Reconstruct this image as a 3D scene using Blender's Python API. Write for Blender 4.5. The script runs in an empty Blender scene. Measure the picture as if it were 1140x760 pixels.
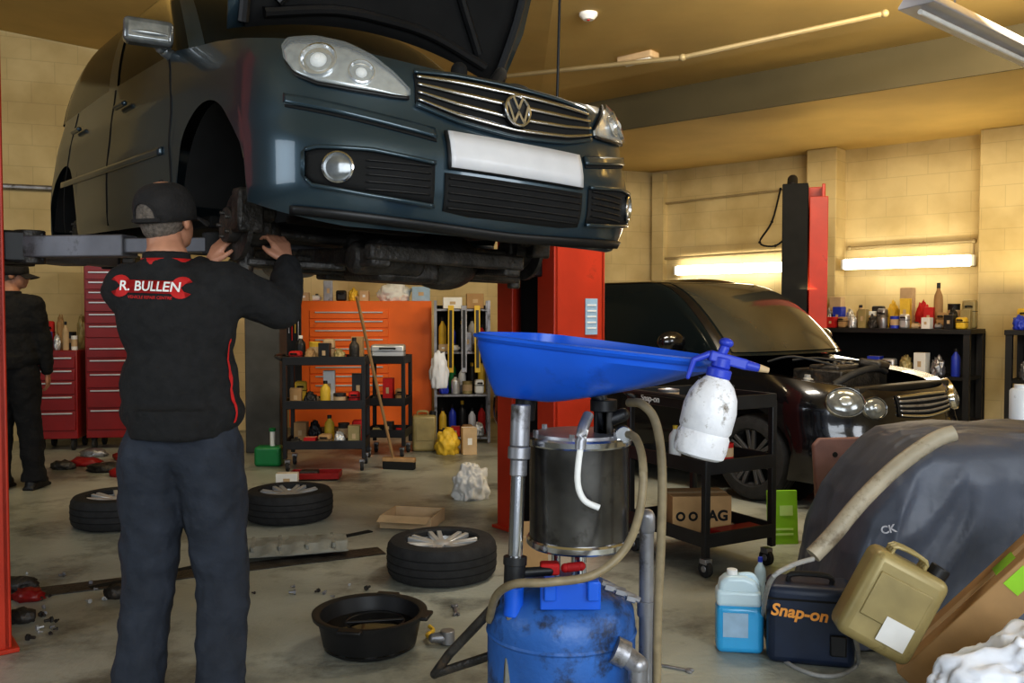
import bpy, bmesh, math, random
from mathutils import Vector as V, Matrix, Euler, noise
from mathutils.bvhtree import BVHTree
random.seed(7)
SC=bpy.context.scene; col=SC.collection; PI=math.pi; R=math.radians
try:
    SC.view_settings.view_transform='Standard'; SC.view_settings.look='Medium High Contrast'
except Exception: pass
# ---------------------------------------------------------------- camera
F=1000.0; CZ=1.4; TILT=math.atan(35/F)
cd=bpy.data.cameras.new('camera'); cam=bpy.data.objects.new('camera',cd); col.objects.link(cam)
cam.location=(0,0,CZ); cam.rotation_euler=(PI/2-TILT,0,0); cd.sensor_fit='HORIZONTAL'; cd.sensor_width=36; cd.lens=36*F/1140; cd.clip_end=100
SC.camera=cam
def ray(px,py):
    x=(px-570)/F; y=-(py-380)/F; c,s=math.cos(TILT),math.sin(TILT)
    return V((x,c+y*s,-s+y*c))
def at(px,py,Y):
    d=ray(px,py); d=d*(Y/d.y); return V((d.x,d.y,d.z+CZ))
def gr(px,py,z=0.0):
    d=ray(px,py); d=d*((z-CZ)/d.z); return V((d.x,d.y,z))
# ---------------------------------------------------------------- materials
def mat(name,c,rough=.5,metal=0.,var=.12,sc=5.,bump=0.,bsc=60.,dirt=None,dsc=3.,dth=.55,coat=0.,emis=0.,trans=0.,alpha=1.,ecol=None,spec=None):
    m=bpy.data.materials.new(name); m.use_nodes=True; nt=m.node_tree; N=nt.nodes; Lk=nt.links
    b=N['Principled BSDF']; tc=N.new('ShaderNodeTexCoord'); no=N.new('ShaderNodeTexNoise')
    no.inputs['Scale'].default_value=sc; no.inputs['Detail'].default_value=5
    Lk.new(tc.outputs['Object'],no.inputs['Vector'])
    cr=N.new('ShaderNodeValToRGB'); e=cr.color_ramp.elements
    e[0].position=.3; e[1].position=.7
    e[0].color=[max(0,k*(1-var)) for k in c[:3]]+[1]; e[1].color=[min(1,k*(1+var)) for k in c[:3]]+[1]
    Lk.new(no.outputs['Fac'],cr.inputs['Fac']); out=cr.outputs['Color']
    if dirt:
        n2=N.new('ShaderNodeTexNoise'); n2.inputs['Scale'].default_value=dsc; n2.inputs['Detail'].default_value=8; n2.inputs['Roughness'].default_value=.7
        Lk.new(tc.outputs['Object'],n2.inputs['Vector'])
        r2=N.new('ShaderNodeValToRGB'); r2.color_ramp.elements[0].position=dth; r2.color_ramp.elements[1].position=dth+.12
        Lk.new(n2.outputs['Fac'],r2.inputs['Fac'])
        mx=N.new('ShaderNodeMixRGB'); Lk.new(r2.outputs['Color'],mx.inputs['Fac']); Lk.new(out,mx.inputs['Color1']); mx.inputs['Color2'].default_value=(*dirt,1); out=mx.outputs['Color']
    Lk.new(out,b.inputs['Base Color'])
    b.inputs['Roughness'].default_value=rough; b.inputs['Metallic'].default_value=metal
    if spec is not None: b.inputs['Specular IOR Level'].default_value=spec
    if coat: b.inputs['Coat Weight'].default_value=coat; b.inputs['Coat Roughness'].default_value=.06
    if emis: b.inputs['Emission Color'].default_value=(*(ecol or c),1); b.inputs['Emission Strength'].default_value=emis
    if trans: b.inputs['Transmission Weight'].default_value=trans
    if alpha<1: b.inputs['Alpha'].default_value=alpha
    if bump:
        n3=N.new('ShaderNodeTexNoise'); n3.inputs['Scale'].default_value=bsc; n3.inputs['Detail'].default_value=4
        Lk.new(tc.outputs['Object'],n3.inputs['Vector']); bu=N.new('ShaderNodeBump'); bu.inputs['Strength'].default_value=bump; bu.inputs['Distance'].default_value=.02
        Lk.new(n3.outputs['Fac'],bu.inputs['Height']); Lk.new(bu.outputs['Normal'],b.inputs['Normal'])
    return m
def wallmat(name,c,c2,mortar):
    m=bpy.data.materials.new(name); m.use_nodes=True; nt=m.node_tree; N=nt.nodes; Lk=nt.links; b=N['Principled BSDF']
    tc=N.new('ShaderNodeTexCoord'); sp=N.new('ShaderNodeSeparateXYZ'); cb=N.new('ShaderNodeCombineXYZ')
    Lk.new(tc.outputs['Object'],sp.inputs[0]); Lk.new(sp.outputs[0],cb.inputs[0]); Lk.new(sp.outputs[2],cb.inputs[1])
    br=N.new('ShaderNodeTexBrick'); br.inputs['Scale'].default_value=1; br.inputs['Brick Width'].default_value=.45; br.inputs['Row Height'].default_value=.225; br.inputs['Mortar Size'].default_value=.004
    br.inputs['Color1'].default_value=(*c,1); br.inputs['Color2'].default_value=(*c2,1); br.inputs['Mortar'].default_value=(*mortar,1)
    Lk.new(cb.outputs[0],br.inputs['Vector'])
    no=N.new('ShaderNodeTexNoise'); no.inputs['Scale'].default_value=1.3; no.inputs['Detail'].default_value=8; Lk.new(tc.outputs['Object'],no.inputs['Vector'])
    cr=N.new('ShaderNodeValToRGB'); cr.color_ramp.elements[0].color=(.72,.68,.6,1); cr.color_ramp.elements[0].position=.35; cr.color_ramp.elements[1].position=.6
    Lk.new(no.outputs['Fac'],cr.inputs['Fac'])
    mx=N.new('ShaderNodeMixRGB'); mx.blend_type='MULTIPLY'; mx.inputs['Fac'].default_value=1; Lk.new(br.outputs['Color'],mx.inputs['Color1']); Lk.new(cr.outputs['Color'],mx.inputs['Color2'])
    Lk.new(mx.outputs['Color'],b.inputs['Base Color']); b.inputs['Roughness'].default_value=.7
    bu=N.new('ShaderNodeBump'); bu.inputs['Strength'].default_value=.2; bu.inputs['Distance'].default_value=.006; bu.invert=True
    Lk.new(br.outputs['Fac'],bu.inputs['Height']); Lk.new(bu.outputs['Normal'],b.inputs['Normal'])
    return m
m_floor=mat('floor_concrete',(.40,.41,.355),.38,0,.22,1.6,.2,30,dirt=(.16,.16,.135),dsc=1.1,dth=.5)
m_wall=wallmat('wall_block',(.66,.54,.30),(.64,.52,.28),(.55,.45,.25))
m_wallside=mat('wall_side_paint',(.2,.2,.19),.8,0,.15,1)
m_ceil=mat('ceiling_paint',(.54,.39,.15),.75,0,.12,1.2)
m_fas=mat('fascia_shaded_cream',(.09,.075,.04),.75,0,.15,1.2)  # cream fascia facing away from the lamps, its shade put into the colour
m_polo=mat('teal_paint',(.04,.068,.088),.3,.45,.05,3,coat=.7)
m_blackpaint=mat('black_paint',(.006,.006,.008),.22,.2,.05,3,coat=.9)
m_glass=mat('dark_glass',(.008,.012,.013),.12,0,.05,3,spec=.25)
m_screen=mat('windscreen_glass',(.06,.058,.045),.1,.35,.3,2)
m_blk=mat('black_plastic',(.014,.014,.015),.45,0,.25,8)
m_blk2=mat('black_matt',(.008,.008,.008),.85,0,.3,8)
m_rub=mat('rubber',(.025,.025,.026),.75,0,.25,20,.2,120)
m_grease=mat('greasy_metal',(.055,.05,.045),.45,.4,.5,14,.4,50,dirt=(.14,.09,.05),dsc=9,dth=.6)
m_chrome=mat('chrome',(.72,.73,.75),.18,1,.06,6)
m_alu=mat('alloy',(.62,.63,.64),.35,.5,.1,8)
m_dalu=mat('dark_alloy',(.1,.1,.105),.45,.4,.2,8)
m_trough=mat('trough_grey',(.42,.42,.46),.5,.3,.1,6)
m_steel=mat('steel',(.33,.33,.35),.4,.7,.25,10,dirt=(.08,.07,.06),dsc=7)
m_arm=mat('lift_arm_grey',(.17,.17,.19),.5,.3,.2,6,dirt=(.06,.055,.05),dsc=6)
m_red=mat('red_paint',(.50,.04,.014),.4,0,.18,3,dirt=(.2,.025,.012),dsc=3,dth=.62)
m_redcab=mat('red_cabinet',(.26,.012,.012),.35,0,.2,3)
m_orange=mat('orange_cabinet',(.85,.17,.015),.4,0,.1,3,dirt=(.45,.08,.01),dsc=3,dth=.62)
m_blue=mat('blue_plastic',(.012,.12,.66),.32,0,.12,4,dirt=(.01,.07,.4),dsc=4,dth=.6)
m_bluetank=mat('blue_tank',(.03,.12,.38),.42,0,.25,6,.15,40,dirt=(.02,.035,.08),dsc=9,dth=.51)
m_blued=mat('blue_trigger',(.03,.06,.5),.4,0,.1,5)
m_white=mat('white_plastic',(.74,.75,.77),.45,0,.06,7,dirt=(.3,.27,.23),dsc=16,dth=.6)
m_grimy=mat('grimy_white',(.72,.73,.77),.4,0,.12,14,.15,30,dirt=(.2,.17,.14),dsc=26,dth=.55)
m_wh=mat('white',(.8,.8,.78),.6,0,.06,9)
m_bag=mat('white_bag',(.82,.86,.95),.4,0,.05,9,.12,14)
m_plate=mat('plate_white',(.72,.72,.74),.35,0,.05,9)
m_lamp=mat('headlamp_silver',(.45,.47,.47),.22,.6,.25,30)
m_lampd=mat('dim_lamp',(.22,.23,.23),.15,.5,.25,30)
m_card=mat('cardboard',(.42,.26,.12),.8,0,.12,8)
m_card2=mat('cardboard_pale',(.55,.4,.24),.8,0,.12,8)
m_green=mat('lime_card',(.30,.62,.03),.55,0,.15,5)
m_greend=mat('green_plastic',(.01,.2,.06),.4,0,.15,5)
m_khaki=mat('khaki_can',(.36,.29,.13),.4,.15,.2,6,dirt=(.18,.14,.06),dsc=6,dth=.6)
m_tarp=mat('tarp_grey',(.085,.097,.13),.45,0,.2,5,.15,14)
m_smoke=mat('smoked_canister',(.13,.125,.12),.24,.85,.4,12,dirt=(.05,.045,.04),dsc=8)
m_tanh=mat('tan_hose',(.25,.20,.12),.5,0,.2,30)
m_greyh=mat('grey_hose',(.35,.35,.34),.5,0,.15,30)
m_jacket=mat('black_fleece',(.014,.014,.015),.9,0,.25,30,.35,40)
m_trous=mat('navy_trousers',(.026,.032,.046),.85,0,.25,10,.3,35)
m_dkt=mat('dark_trousers',(.01,.01,.012),.9,0,.2,10,.3,35)
m_skin=mat('skin',(.5,.25,.16),.5,0,.12,12)
m_hair=mat('grey_hair',(.14,.115,.095),.8,0,.4,90,.4,200)
m_cap=mat('cap_cloth',(.022,.02,.02),.9,0,.25,30,.3,80)
m_redt=mat('red_trim',(.5,.015,.015),.7,0,.1,20)
m_orant=mat('orange_ink',(.95,.42,.09),.6,0,.03,20)
m_casebl=mat('case_blue',(.014,.025,.055),.45,0,.2,8)
m_jugbl=mat('jug_liquid',(.05,.4,.75),.2,0,.1,5)
m_jug=mat('jug_clear',(.62,.78,.86),.3,0,.06,5)
m_brown=mat('brown_panel',(.2,.105,.09),.6,0,.2,6)
m_cream=mat('cream_bar',(.42,.37,.28),.5,0,.2,6,dirt=(.2,.16,.11),dsc=8)
m_tray=mat('grey_tray',(.24,.24,.21),.7,0,.3,8,.3,30)
m_yel=mat('yellow',(.75,.5,.05),.5,0,.15,8)
m_oil=mat('oil',(.006,.005,.004),.05,0,.1,5)
m_wood=mat('wood',(.4,.24,.11),.6,0,.2,9)
m_tube=mat('tube_glow',(1,.9,.7),.5,0,.0,5,emis=11,ecol=(1,.93,.76))
m_lblue=mat('label_blue',(.35,.5,.65),.5,0,.1,20)
m_lens=mat('lens',(.8,.85,.85),.03,0,.02,5,alpha=.2)
m_smudge=mat('smudged_ink',(.42,.42,.45),.6,0,.3,40)
# ---------------------------------------------------------------- mesh builder
def link(name,me,parent=None):
    o=bpy.data.objects.new(name,me); col.objects.link(o)
    if parent: o.parent=parent
    return o
class B:
    def __init__(s,X=None): s.bm=bmesh.new(); s.X=X.copy() if X else Matrix()
    def box(s,c,d,r=(0,0,0)):
        bmesh.ops.create_cube(s.bm,size=1,matrix=s.X@Matrix.Translation(V(c))@Euler(r).to_matrix().to_4x4()@Matrix.Diagonal((d[0],d[1],d[2],1))); return s
    def beam(s,p0,p1,w,h):
        p0=V(p0);p1=V(p1);d=p1-p0; q=d.to_track_quat('Y','Z').to_matrix().to_4x4()
        bmesh.ops.create_cube(s.bm,size=1,matrix=s.X@Matrix.Translation((p0+p1)/2)@q@Matrix.Diagonal((w,d.length,h,1))); return s
    def cyl(s,p0,p1,r0,r1=None,n=24,cap=True):
        p0=V(p0);p1=V(p1);d=p1-p0; q=d.to_track_quat('Z','Y').to_matrix().to_4x4()
        bmesh.ops.create_cone(s.bm,cap_ends=cap,segments=n,radius1=r0,radius2=r0 if r1 is None else r1,depth=max(d.length,1e-5),matrix=s.X@Matrix.Translation((p0+p1)/2)@q); return s
    def sph(s,c,r,rot=(0,0,0),u=20,v=12,M=None):
        if not hasattr(r,'__len__'): r=(r,r,r)
        bmesh.ops.create_uvsphere(s.bm,u_segments=u,v_segments=v,radius=1,matrix=s.X@(M or Matrix())@Matrix.Translation(V(c))@Euler(rot).to_matrix().to_4x4()@Matrix.Diagonal((*r,1))); return s
    def cap(s,p0,p1,r0,r1=None,n=14):
        r1=r0 if r1 is None else r1; s.cyl(p0,p1,r0,r1,n); s.sph(p0,r0*1.0,u=n,v=8); s.sph(p1,r1*1.0,u=n,v=8); return s
    def grid(s,rows,cu=False):
        vs=[[s.bm.verts.new(s.X@V(p)) for p in r] for r in rows]
        for i in range(len(vs)-1):
            a,b=vs[i],vs[i+1]; n=len(a)
            for j in range(n if cu else n-1):
                k=(j+1)%n
                try: s.bm.faces.new((a[j],a[k],b[k],b[j]))
                except ValueError: pass
        return vs
    def lathe(s,prof,c=(0,0,0),n=36,M=None,sx=1,sy=1):
        M=M or Matrix(); rows=[]
        for r,z in prof:
            r=max(r,1e-5); rows.append([M@(V(c)+V((r*sx*math.cos(2*PI*k/n),r*sy*math.sin(2*PI*k/n),z))) for k in range(n)])
        s.grid(rows,True); return s
    def tube(s,P,r,n=10,smooth=5,caps=True):
        P=[V(p) for p in P]
        if smooth and len(P)>2:
            Q=[]
            for i in range(len(P)-1):
                p0=P[max(i-1,0)];p1=P[i];p2=P[i+1];p3=P[min(i+2,len(P)-1)]
                for k in range(smooth):
                    t=k/smooth; Q.append(.5*((2*p1)+(-p0+p2)*t+(2*p0-5*p1+4*p2-p3)*t*t+(-p0+3*p1-3*p2+p3)*t**3))
            Q.append(P[-1]); P=Q
        rows=[]; up=V((.13,.31,.94)); pa=None
        for i,p in enumerate(P):
            t=(P[min(i+1,len(P)-1)]-P[max(i-1,0)]).normalized(); a=t.cross(up)
            if a.length<.05: a=t.cross(V((1,0,0)))
            a.normalize()
            if pa and a.dot(pa)<0: a=-a
            pa=a.copy(); rr=r(i/(len(P)-1)) if callable(r) else r
            rows.append([p+a*rr*math.cos(2*PI*k/n)+t.cross(a)*rr*math.sin(2*PI*k/n) for k in range(n)])
        vs=s.grid(rows,True)
        if caps:
            for e in (vs[0],vs[-1]):
                try: s.bm.faces.new(e)
                except ValueError: pass
        return s
    def prism(s,poly,z0,z1,M=None):
        M=M or Matrix(); a=[s.bm.verts.new(s.X@M@V((x,y,z0))) for x,y in poly]; b=[s.bm.verts.new(s.X@M@V((x,y,z1))) for x,y in poly]
        s.bm.faces.new(a); s.bm.faces.new(b); n=len(a)
        for i in range(n): s.bm.faces.new((a[i],a[(i+1)%n],b[(i+1)%n],b[i]))
        return s
    def out(s,name,m,parent=None,bev=0,seg=2,sub=0,sol=0,ang=38,dbl=True,flat=False):
        bm=s.bm
        if dbl: bmesh.ops.remove_doubles(bm,verts=bm.verts,dist=.0002)
        bmesh.ops.recalc_face_normals(bm,faces=bm.faces); bm.normal_update()
        for f in bm.faces: f.smooth=not flat
        if not sub:
            for e in bm.edges:
                if len(e.link_faces)==2 and e.calc_face_angle(0)>R(ang): e.smooth=False
        me=bpy.data.meshes.new(name); bm.to_mesh(me); bm.free(); me.materials.append(m)
        o=link(name,me,parent)
        if sol: k=o.modifiers.new('s','SOLIDIFY'); k.thickness=sol; k.offset=0
        if bev: k=o.modifiers.new('b','BEVEL'); k.width=bev; k.segments=seg; k.limit_method='ANGLE'; k.angle_limit=R(40)
        if sub: k=o.modifiers.new('u','SUBSURF'); k.levels=sub; k.render_levels=sub
        return o
def tag(o,label,cat,group=None,kind=None):
    o['label']=label;o['category']=cat
    if group:o['group']=group
    if kind:o['kind']=kind
    return o
def thing(name,label,cat,loc=(0,0,0),rz=0,group=None,rot=None):
    o=bpy.data.objects.new(name,None); col.objects.link(o); o.empty_display_size=.05
    o.location=loc; o.rotation_euler=rot if rot else (0,0,rz); return tag(o,label,cat,group)
def struct(o): o['kind']='structure'; return o
def bake(o):
    bpy.context.view_layer.update(); dg=bpy.context.evaluated_depsgraph_get()
    me=bpy.data.meshes.new_from_object(o.evaluated_get(dg)); o.modifiers.clear(); o.data=me
    for p in me.polygons: p.use_smooth=True
    return o
def remesh(o,vox,sm=4,disp=0,dsc=.12,fine=0):
    k=o.modifiers.new('r','REMESH'); k.mode='VOXEL'; k.voxel_size=vox; k.use_smooth_shade=True
    if sm: k=o.modifiers.new('s','SMOOTH'); k.iterations=sm; k.factor=.5
    for st,sc_ in ((disp,dsc),(fine,dsc*.42)):
        if st:
            t=bpy.data.textures.new('fold','CLOUDS'); t.noise_scale=sc_; t.noise_depth=1
            k=o.modifiers.new('d','DISPLACE'); k.texture=t; k.strength=st; k.texture_coords='LOCAL'
    return bake(o)
def textmesh(txt,size,bold=0,shear=0,spacing=1,ext=.0008):
    cu=bpy.data.curves.new('t','FONT'); cu.body=txt; cu.size=size; cu.align_x='CENTER'; cu.align_y='CENTER'; cu.offset=bold; cu.shear=shear; cu.extrude=ext; cu.space_character=spacing; cu.resolution_u=4
    o=bpy.data.objects.new('t',cu); col.objects.link(o); bpy.context.view_layer.update(); dg=bpy.context.evaluated_depsgraph_get()
    me=bpy.data.meshes.new_from_object(o.evaluated_get(dg)); bpy.data.objects.remove(o); return me
def text(name,txt,size,m,parent,loc,rot=(PI/2,0,0),**k):
    me=textmesh(txt,size,**k); me.materials.clear(); me.materials.append(m); o=link(name,me,parent); o.location=loc; o.rotation_euler=rot; return o
def itp(tab,x):
    if x<=tab[0][0]: return tab[0][1]
    for (a,b),(c,d) in zip(tab,tab[1:]):
        if x<=c: return b+(d-b)*(x-a)/(c-a)
    return tab[-1][1]
def its(tab,x,h=.025): return (itp(tab,x-h)+itp(tab,x-h/2)+itp(tab,x)+itp(tab,x+h/2)+itp(tab,x+h))/5
# ---------------------------------------------------------------- room
C=V((1.94,12.5,0)); ab=math.atan2(-.65,.76); A0=V((-7.4,8.7,0)); al=math.atan2(3.8,9.34)
def wp(x,y,z): return C+V((math.cos(ab),math.sin(ab),0))*x+V((-math.sin(ab),math.cos(ab),0))*y+V((0,0,z))
def lp(x,y,z): return A0+V((math.cos(al),math.sin(al),0))*x+V((-math.sin(al),math.cos(al),0))*y+V((0,0,z))
b=B(); b.box((0,4,-.05),(15,18.4,.1)); struct(b.out('floor',m_floor))
def wall(name,p0,p1,h,m=m_wall):
    d=p1-p0; b=B(); b.box((d.length/2,.1,h/2),(d.length,.2,h)); o=struct(b.out(name,m)); o.location=p0; o.rotation_euler=(0,0,math.atan2(d.y,d.x)); return o
WE=wp(6.5,0,0)
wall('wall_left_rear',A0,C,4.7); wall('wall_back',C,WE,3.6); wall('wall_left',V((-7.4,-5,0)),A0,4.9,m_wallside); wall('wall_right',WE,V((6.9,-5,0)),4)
def zc(x): return 3.65+max(0,.3-x)*.12
b=B()
def ng(pts): b.bm.faces.new([b.bm.verts.new(V(p)) for p in pts])
fx,fy=-.88,11.33; yk=9.6+.65/.76*(1.15-.3)
ng([(.3,-5,3.65),(7,-5,3.65),(7,4.6,3.65),(.3,yk,3.65)]); ng([(.3,-5,3.65),(.3,yk,3.65),(fx,fy,zc(fx)),(-7.5,8.65,zc(-7.5)),(-7.5,-5,zc(-7.5))])
struct(b.out('ceiling',m_ceil,dbl=False))
b=B(); ng([(fx,fy,3.3),(7,4.6,3.3),(7,8.3,3.3),(6.88,8.27,3.3),(1.94,12.5,3.3)]); struct(b.out('ceiling_lower',m_ceil,dbl=False))
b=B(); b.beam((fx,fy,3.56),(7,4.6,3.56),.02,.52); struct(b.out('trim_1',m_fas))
for i,(s,w) in enumerate(((2.5,.36),(4.45,.5))):
    b=B(); b.box((0,-.15,1.65),(w,.3,3.3)); o=struct(b.out('wall_pillar_%d'%(i+1),m_wall,bev=.01)); o.location=wp(s,0,0); o.rotation_euler=(0,0,ab)
b=B(); b.box((.15,-.05,1.6),(.18,.1,3.3)); o=struct(b.out('trim_2',m_wall)); o.location=C; o.rotation_euler=(0,0,ab)
b=B(); b.box((0,0,1.6),(.34,.3,3.2)); o=struct(b.out('wall_column_grey',mat('grey_col',(.07,.07,.068),.7,0,.3,4),bev=.01)); o.location=at(296,345,8.9); o.location.z=0
b=B(); p,q=gr(-60,672),gr(425,613); b.beam(p+V((0,0,.002)),q+V((0,0,.002)),.16,.006); struct(b.out('trim_3',m_grease))
b=B(); p,q=gr(100,655),gr(300,598); b.beam(p+V((0,0,.003)),q+V((.6,.15,.003)),.05,.006); struct(b.out('trim_4',m_blk2))
def pipe(label,P,r,m,name='conduit',cat='pipe',smooth=0):
    b=B(); b.tube(P,r,8,smooth)
    for p in P: b.sph(p,r*1.5,u=10,v=6)
    return tag(b.out(name,m,dbl=False),label,cat)
m_cond=mat('conduit',(.34,.27,.15),.5,.2,.1,6)
pipe('thin painted conduit running along the back wall above the tube lights',[wp(.2,-.05,2.1),wp(2.2,-.05,2.13)],.02,m_cond)
pipe('thin painted conduit on the back wall between the two pillars',[wp(2.75,-.05,2.13),wp(4.1,-.05,2.15),wp(4.1,-.05,1.9)],.02,m_cond)
pipe('conduit high on the back wall left of the left pillar',[wp(.2,-.04,2.85),wp(2.2,-.04,2.9)],.014,m_cond)
pipe('pale conduit crossing the ceiling diagonally to a round junction',[V((-.2,8.6,3.6)),at(760,64,7.05),at(985,15,6.5)],.02,m_cond)
pipe('rusty conduit along the left wall behind the raised car',[lp(1.5,-.05,2.7),lp(4.5,-.05,2.7)],.03,m_steel)
pipe('black cable dangling in a loop on the back wall left of the red post',[wp(1.9,-.08,2.9),wp(1.8,-.1,2.5),wp(1.65,-.12,2.25),wp(1.85,-.1,2.2),wp(2.05,-.1,2.35)],.012,m_blk2,'cable','cable',5)
t=thing('smoke_detector','round white smoke detector on the amber ceiling','smoke detector',at(655,14,6.9)); t.location.z=3.65
b=B(); b.lathe([(0,-.05),(.04,-.05),(.06,-.03),(.07,-.02),(.07,0),(0,0)]); b.out('housing',m_wh,t); b=B(); b.cyl((0,0,-.055),(0,0,-.05),.012); b.out('indicator',m_redt,t)
t=thing('ceiling_light','small white rectangular light fitting on the ceiling','ceiling light',at(710,66,8.0),ab); t.location.z=3.62
b=B(); b.box((0,0,0),(.36,.14,.06)); b.out('housing',m_card2,t,bev=.015); b=B(); b.box((0,0,-.035),(.3,.1,.02)); b.out('diffuser',m_wh,t,bev=.008)
def batten(label,p,rz,L=1.5):
    t=thing('tube_light',label,'light',p,rz); b=B(); b.box((0,0,0),(L,.06,.07)); b.out('housing',m_wh,t,bev=.008)
    b=B(); b.box((0,-.07,-.0),(L,.02,.12)); b.out('tube',m_tube,t,bev=.01)
    for s in (-1,1): b=B(); b.box((s*(L/2+.02),-.05,0),(.03,.1,.12)); b.out('end_cap',m_wh,t,bev=.01)
    return t
batten('glowing tube light on the back wall left of the red post',wp(1.22,-.06,1.93),ab); batten('glowing tube light on the back wall between the two pillars',wp(3.45,-.2,1.93),ab,1.35)
p,q=at(1020,-14,4.9),at(1180,84,6.3); d=q-p
t=thing('hanging_light_trough','long grey metal light fitting hanging in the top right corner','light fitting',(p+q)/2,math.atan2(d.y,d.x))
L=d.length; b=B(); b.prism([(-.1,-.045),(.1,-.045),(.1,-.03),(.045,.045),(-.045,.045),(-.1,-.03)],-L/2,L/2,Matrix.Rotation(PI/2,4,'Y')@Matrix.Rotation(PI/2,4,'Z')); b.out('reflector',m_trough,t,bev=.005)
b=B(); b.cyl((-L/2+.05,0,-.065),(L/2-.05,0,-.065),.014); b.out('lamp_tube',m_wh,t)
for s in (-.6,.6): b=B(); b.cyl((s,0,.04),(s,0,3.65-t.location.z),.006,n=8); b.out('suspension_rod',m_steel,t)
# ---------------------------------------------------------------- cars
class Car:
    def __init__(s,W,sf,sr,D,Dr,L,ztop,zlow,arch,a=.8,tk=1.0): s.W,s.sf,s.sr,s.D,s.Dr,s.L,s.zt,s.zl,s.arch,s.a,s.tk=W,sf,sr,D,Dr,L,ztop,zlow,arch,a,tk
    def O(s,t,z):
        sg=-1 if t<0 else 1; t=abs(t); W=its(s.W,z); f=its(s.sf,z); r=its(s.sr,z)
        if t<=1: th=t*PI/2; x=W*max(math.sin(th),0)**s.a; y=f+s.D*(1-max(math.cos(th),0)**s.a)
        elif t<=2: x=W; y=(f+s.D)+((s.L-r-s.Dr)-(f+s.D))*(t-1)
        else: th=(3-t)*PI/2; x=W*max(math.sin(th),0)**s.a; y=s.L-r-s.Dr*(1-max(math.cos(th),0)**s.a)
        return V((sg*x,y,z))
    def N(s,t,z,e=.004):
        n=(s.O(t+e,z)-s.O(t-e,z)).cross(s.O(t,z+e)-s.O(t,z-e)); return n.normalized()
    def s0(s,t):
        t=abs(t)
        if t<=1: return s.D*(1-max(math.cos(t*PI/2),0)**s.a)
        if t<=2: return s.D+(s.L-s.Dr-s.D)*(t-1)
        return s.L-s.Dr*(1-max(math.cos((3-t)*PI/2),0)**s.a)
    def low(s,y):
        z=itp(s.zl,y)
        for c,zz,r in s.arch:
            if abs(y-c)<r: z=max(z,zz+math.sqrt(r*r-(y-c)**2))
        return z
    def ts(s,n1=60,n2=170,n3=30): return [i/n1 for i in range(n1)]+[1+i/n2 for i in range(n2)]+[2+i/n3 for i in range(n3+1)]
    def shell(s,nz=34):
        b=B(); T=s.ts(); T=[-t for t in reversed(T)]+T[1:]
        rows=[]
        for t in T:
            y=s.s0(t); zl,zt=s.low(y),itp(s.zt,y); rows.append([s.O(t,zl+(zt-zl)*k/nz) for k in range(nz+1)])
        b.grid(rows); return b
    def deck(s,y0,y1,bulge=.04,dz=0):
        b=B(); rows=[]
        for t in s.ts():
            y=s.s0(t)
            if y<y0 or y>y1: continue
            p=s.O(t,itp(s.zt,y)); rows.append([V((p.x*k/6,p.y,p.z+dz+bulge*(1-(k/6)**2)*min(1,abs(p.x)/.5))) for k in range(-6,7)])
        b.grid(rows); return b
    def patch(s,b,top,bot,off=.006,nt=24,nz=6,mir=False):
        t0=max(top[0][0],bot[0][0]); t1=min(top[-1][0],bot[-1][0]); rows=[]
        for i in range(nt+1):
            t=t0+(t1-t0)*i/nt; za,zb=itp(bot,t),itp(top,t); r=[]
            for k in range(nz+1):
                z=za+(zb-za)*k/nz; tt=-t if mir else t
                if abs(tt)<.95: tt*=s.tk
                r.append(s.O(tt,z)+s.N(tt,z)*off)
            rows.append(r)
        b.grid(rows); return b
    def frame(s,t,z):
        if abs(t)<.95: t*=s.tk
        n=s.N(t,z); return Matrix.Translation(s.O(t,z))@n.to_track_quat('Z','Y').to_matrix().to_4x4()
def greenhouse(c,root,v0,h,wt,ft,bt,paint,Dn=.55,screen=None):
    def G(t,v):
        sg=-1 if t<0 else 1; t=abs(t); q=v**1.15; W=wt[0]+(wt[1]-wt[0])*q; f=ft[0]+(ft[1]-ft[0])*v; r=bt[0]+(bt[1]-bt[0])*v**1.6; z=v0+h*math.sin(min(v,1)*PI/2)**.9; a=.7
        D=Dn*(1-.3*v)
        if t<=1: th=t*PI/2; x=W*math.sin(th)**a; y=f+D*.6*(1-max(math.cos(th),0)**a)
        elif t<=2: x=W; y=f+D*.6+(r-.3-f-D*.6)*(t-1)
        else: th=(3-t)*PI/2; x=W*max(math.sin(th),0)**a; y=r-.3*(1-max(math.cos(th),0)**a)
        return V((sg*x,y,z))
    T=[i/24 for i in range(24)]+[1+i/20 for i in range(20)]+[2+i/16 for i in range(17)]; T=[-t for t in reversed(T)]+T[1:]
    b=B(); b.grid([[G(t,v/10*.9) for v in range(11)] for t in T]); b.out('window_glass',m_glass,root)
    if screen:
        b=B(); b.grid([[G(t/30*.64,v/10*.82+.02)+V((0,-.005,.003)) for v in range(11)] for t in range(-30,31)]); b.out('windscreen',screen,root)
    b=B(); b.grid([[G(t,.86+.14*v/4)+V((0,0,.004)) for v in range(5)] for t in T])
    TT=[t for t in T if t>=0]; b.grid([[V((G(t,1).x*k/6,G(t,1).y,G(t,1).z+.004+.03*(1-(k/6)**2)*min(1,G(t,1).x/.4))) for k in range(-6,7)] for t in TT]); b.out('roof',paint,root)
    for sg in (-1,1):
        for a0,a1 in ((.66,.80),(1.42,1.5),(2.15,2.5)):
            b=B(); b.grid([[G(sg*(a0+(a1-a0)*i/5),v/8*.92)+V((sg*.006,-.004 if a0<1 else 0,0)) for v in range(9)] for i in range(6)]); b.out('pillar',paint,root)
    return G
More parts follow.
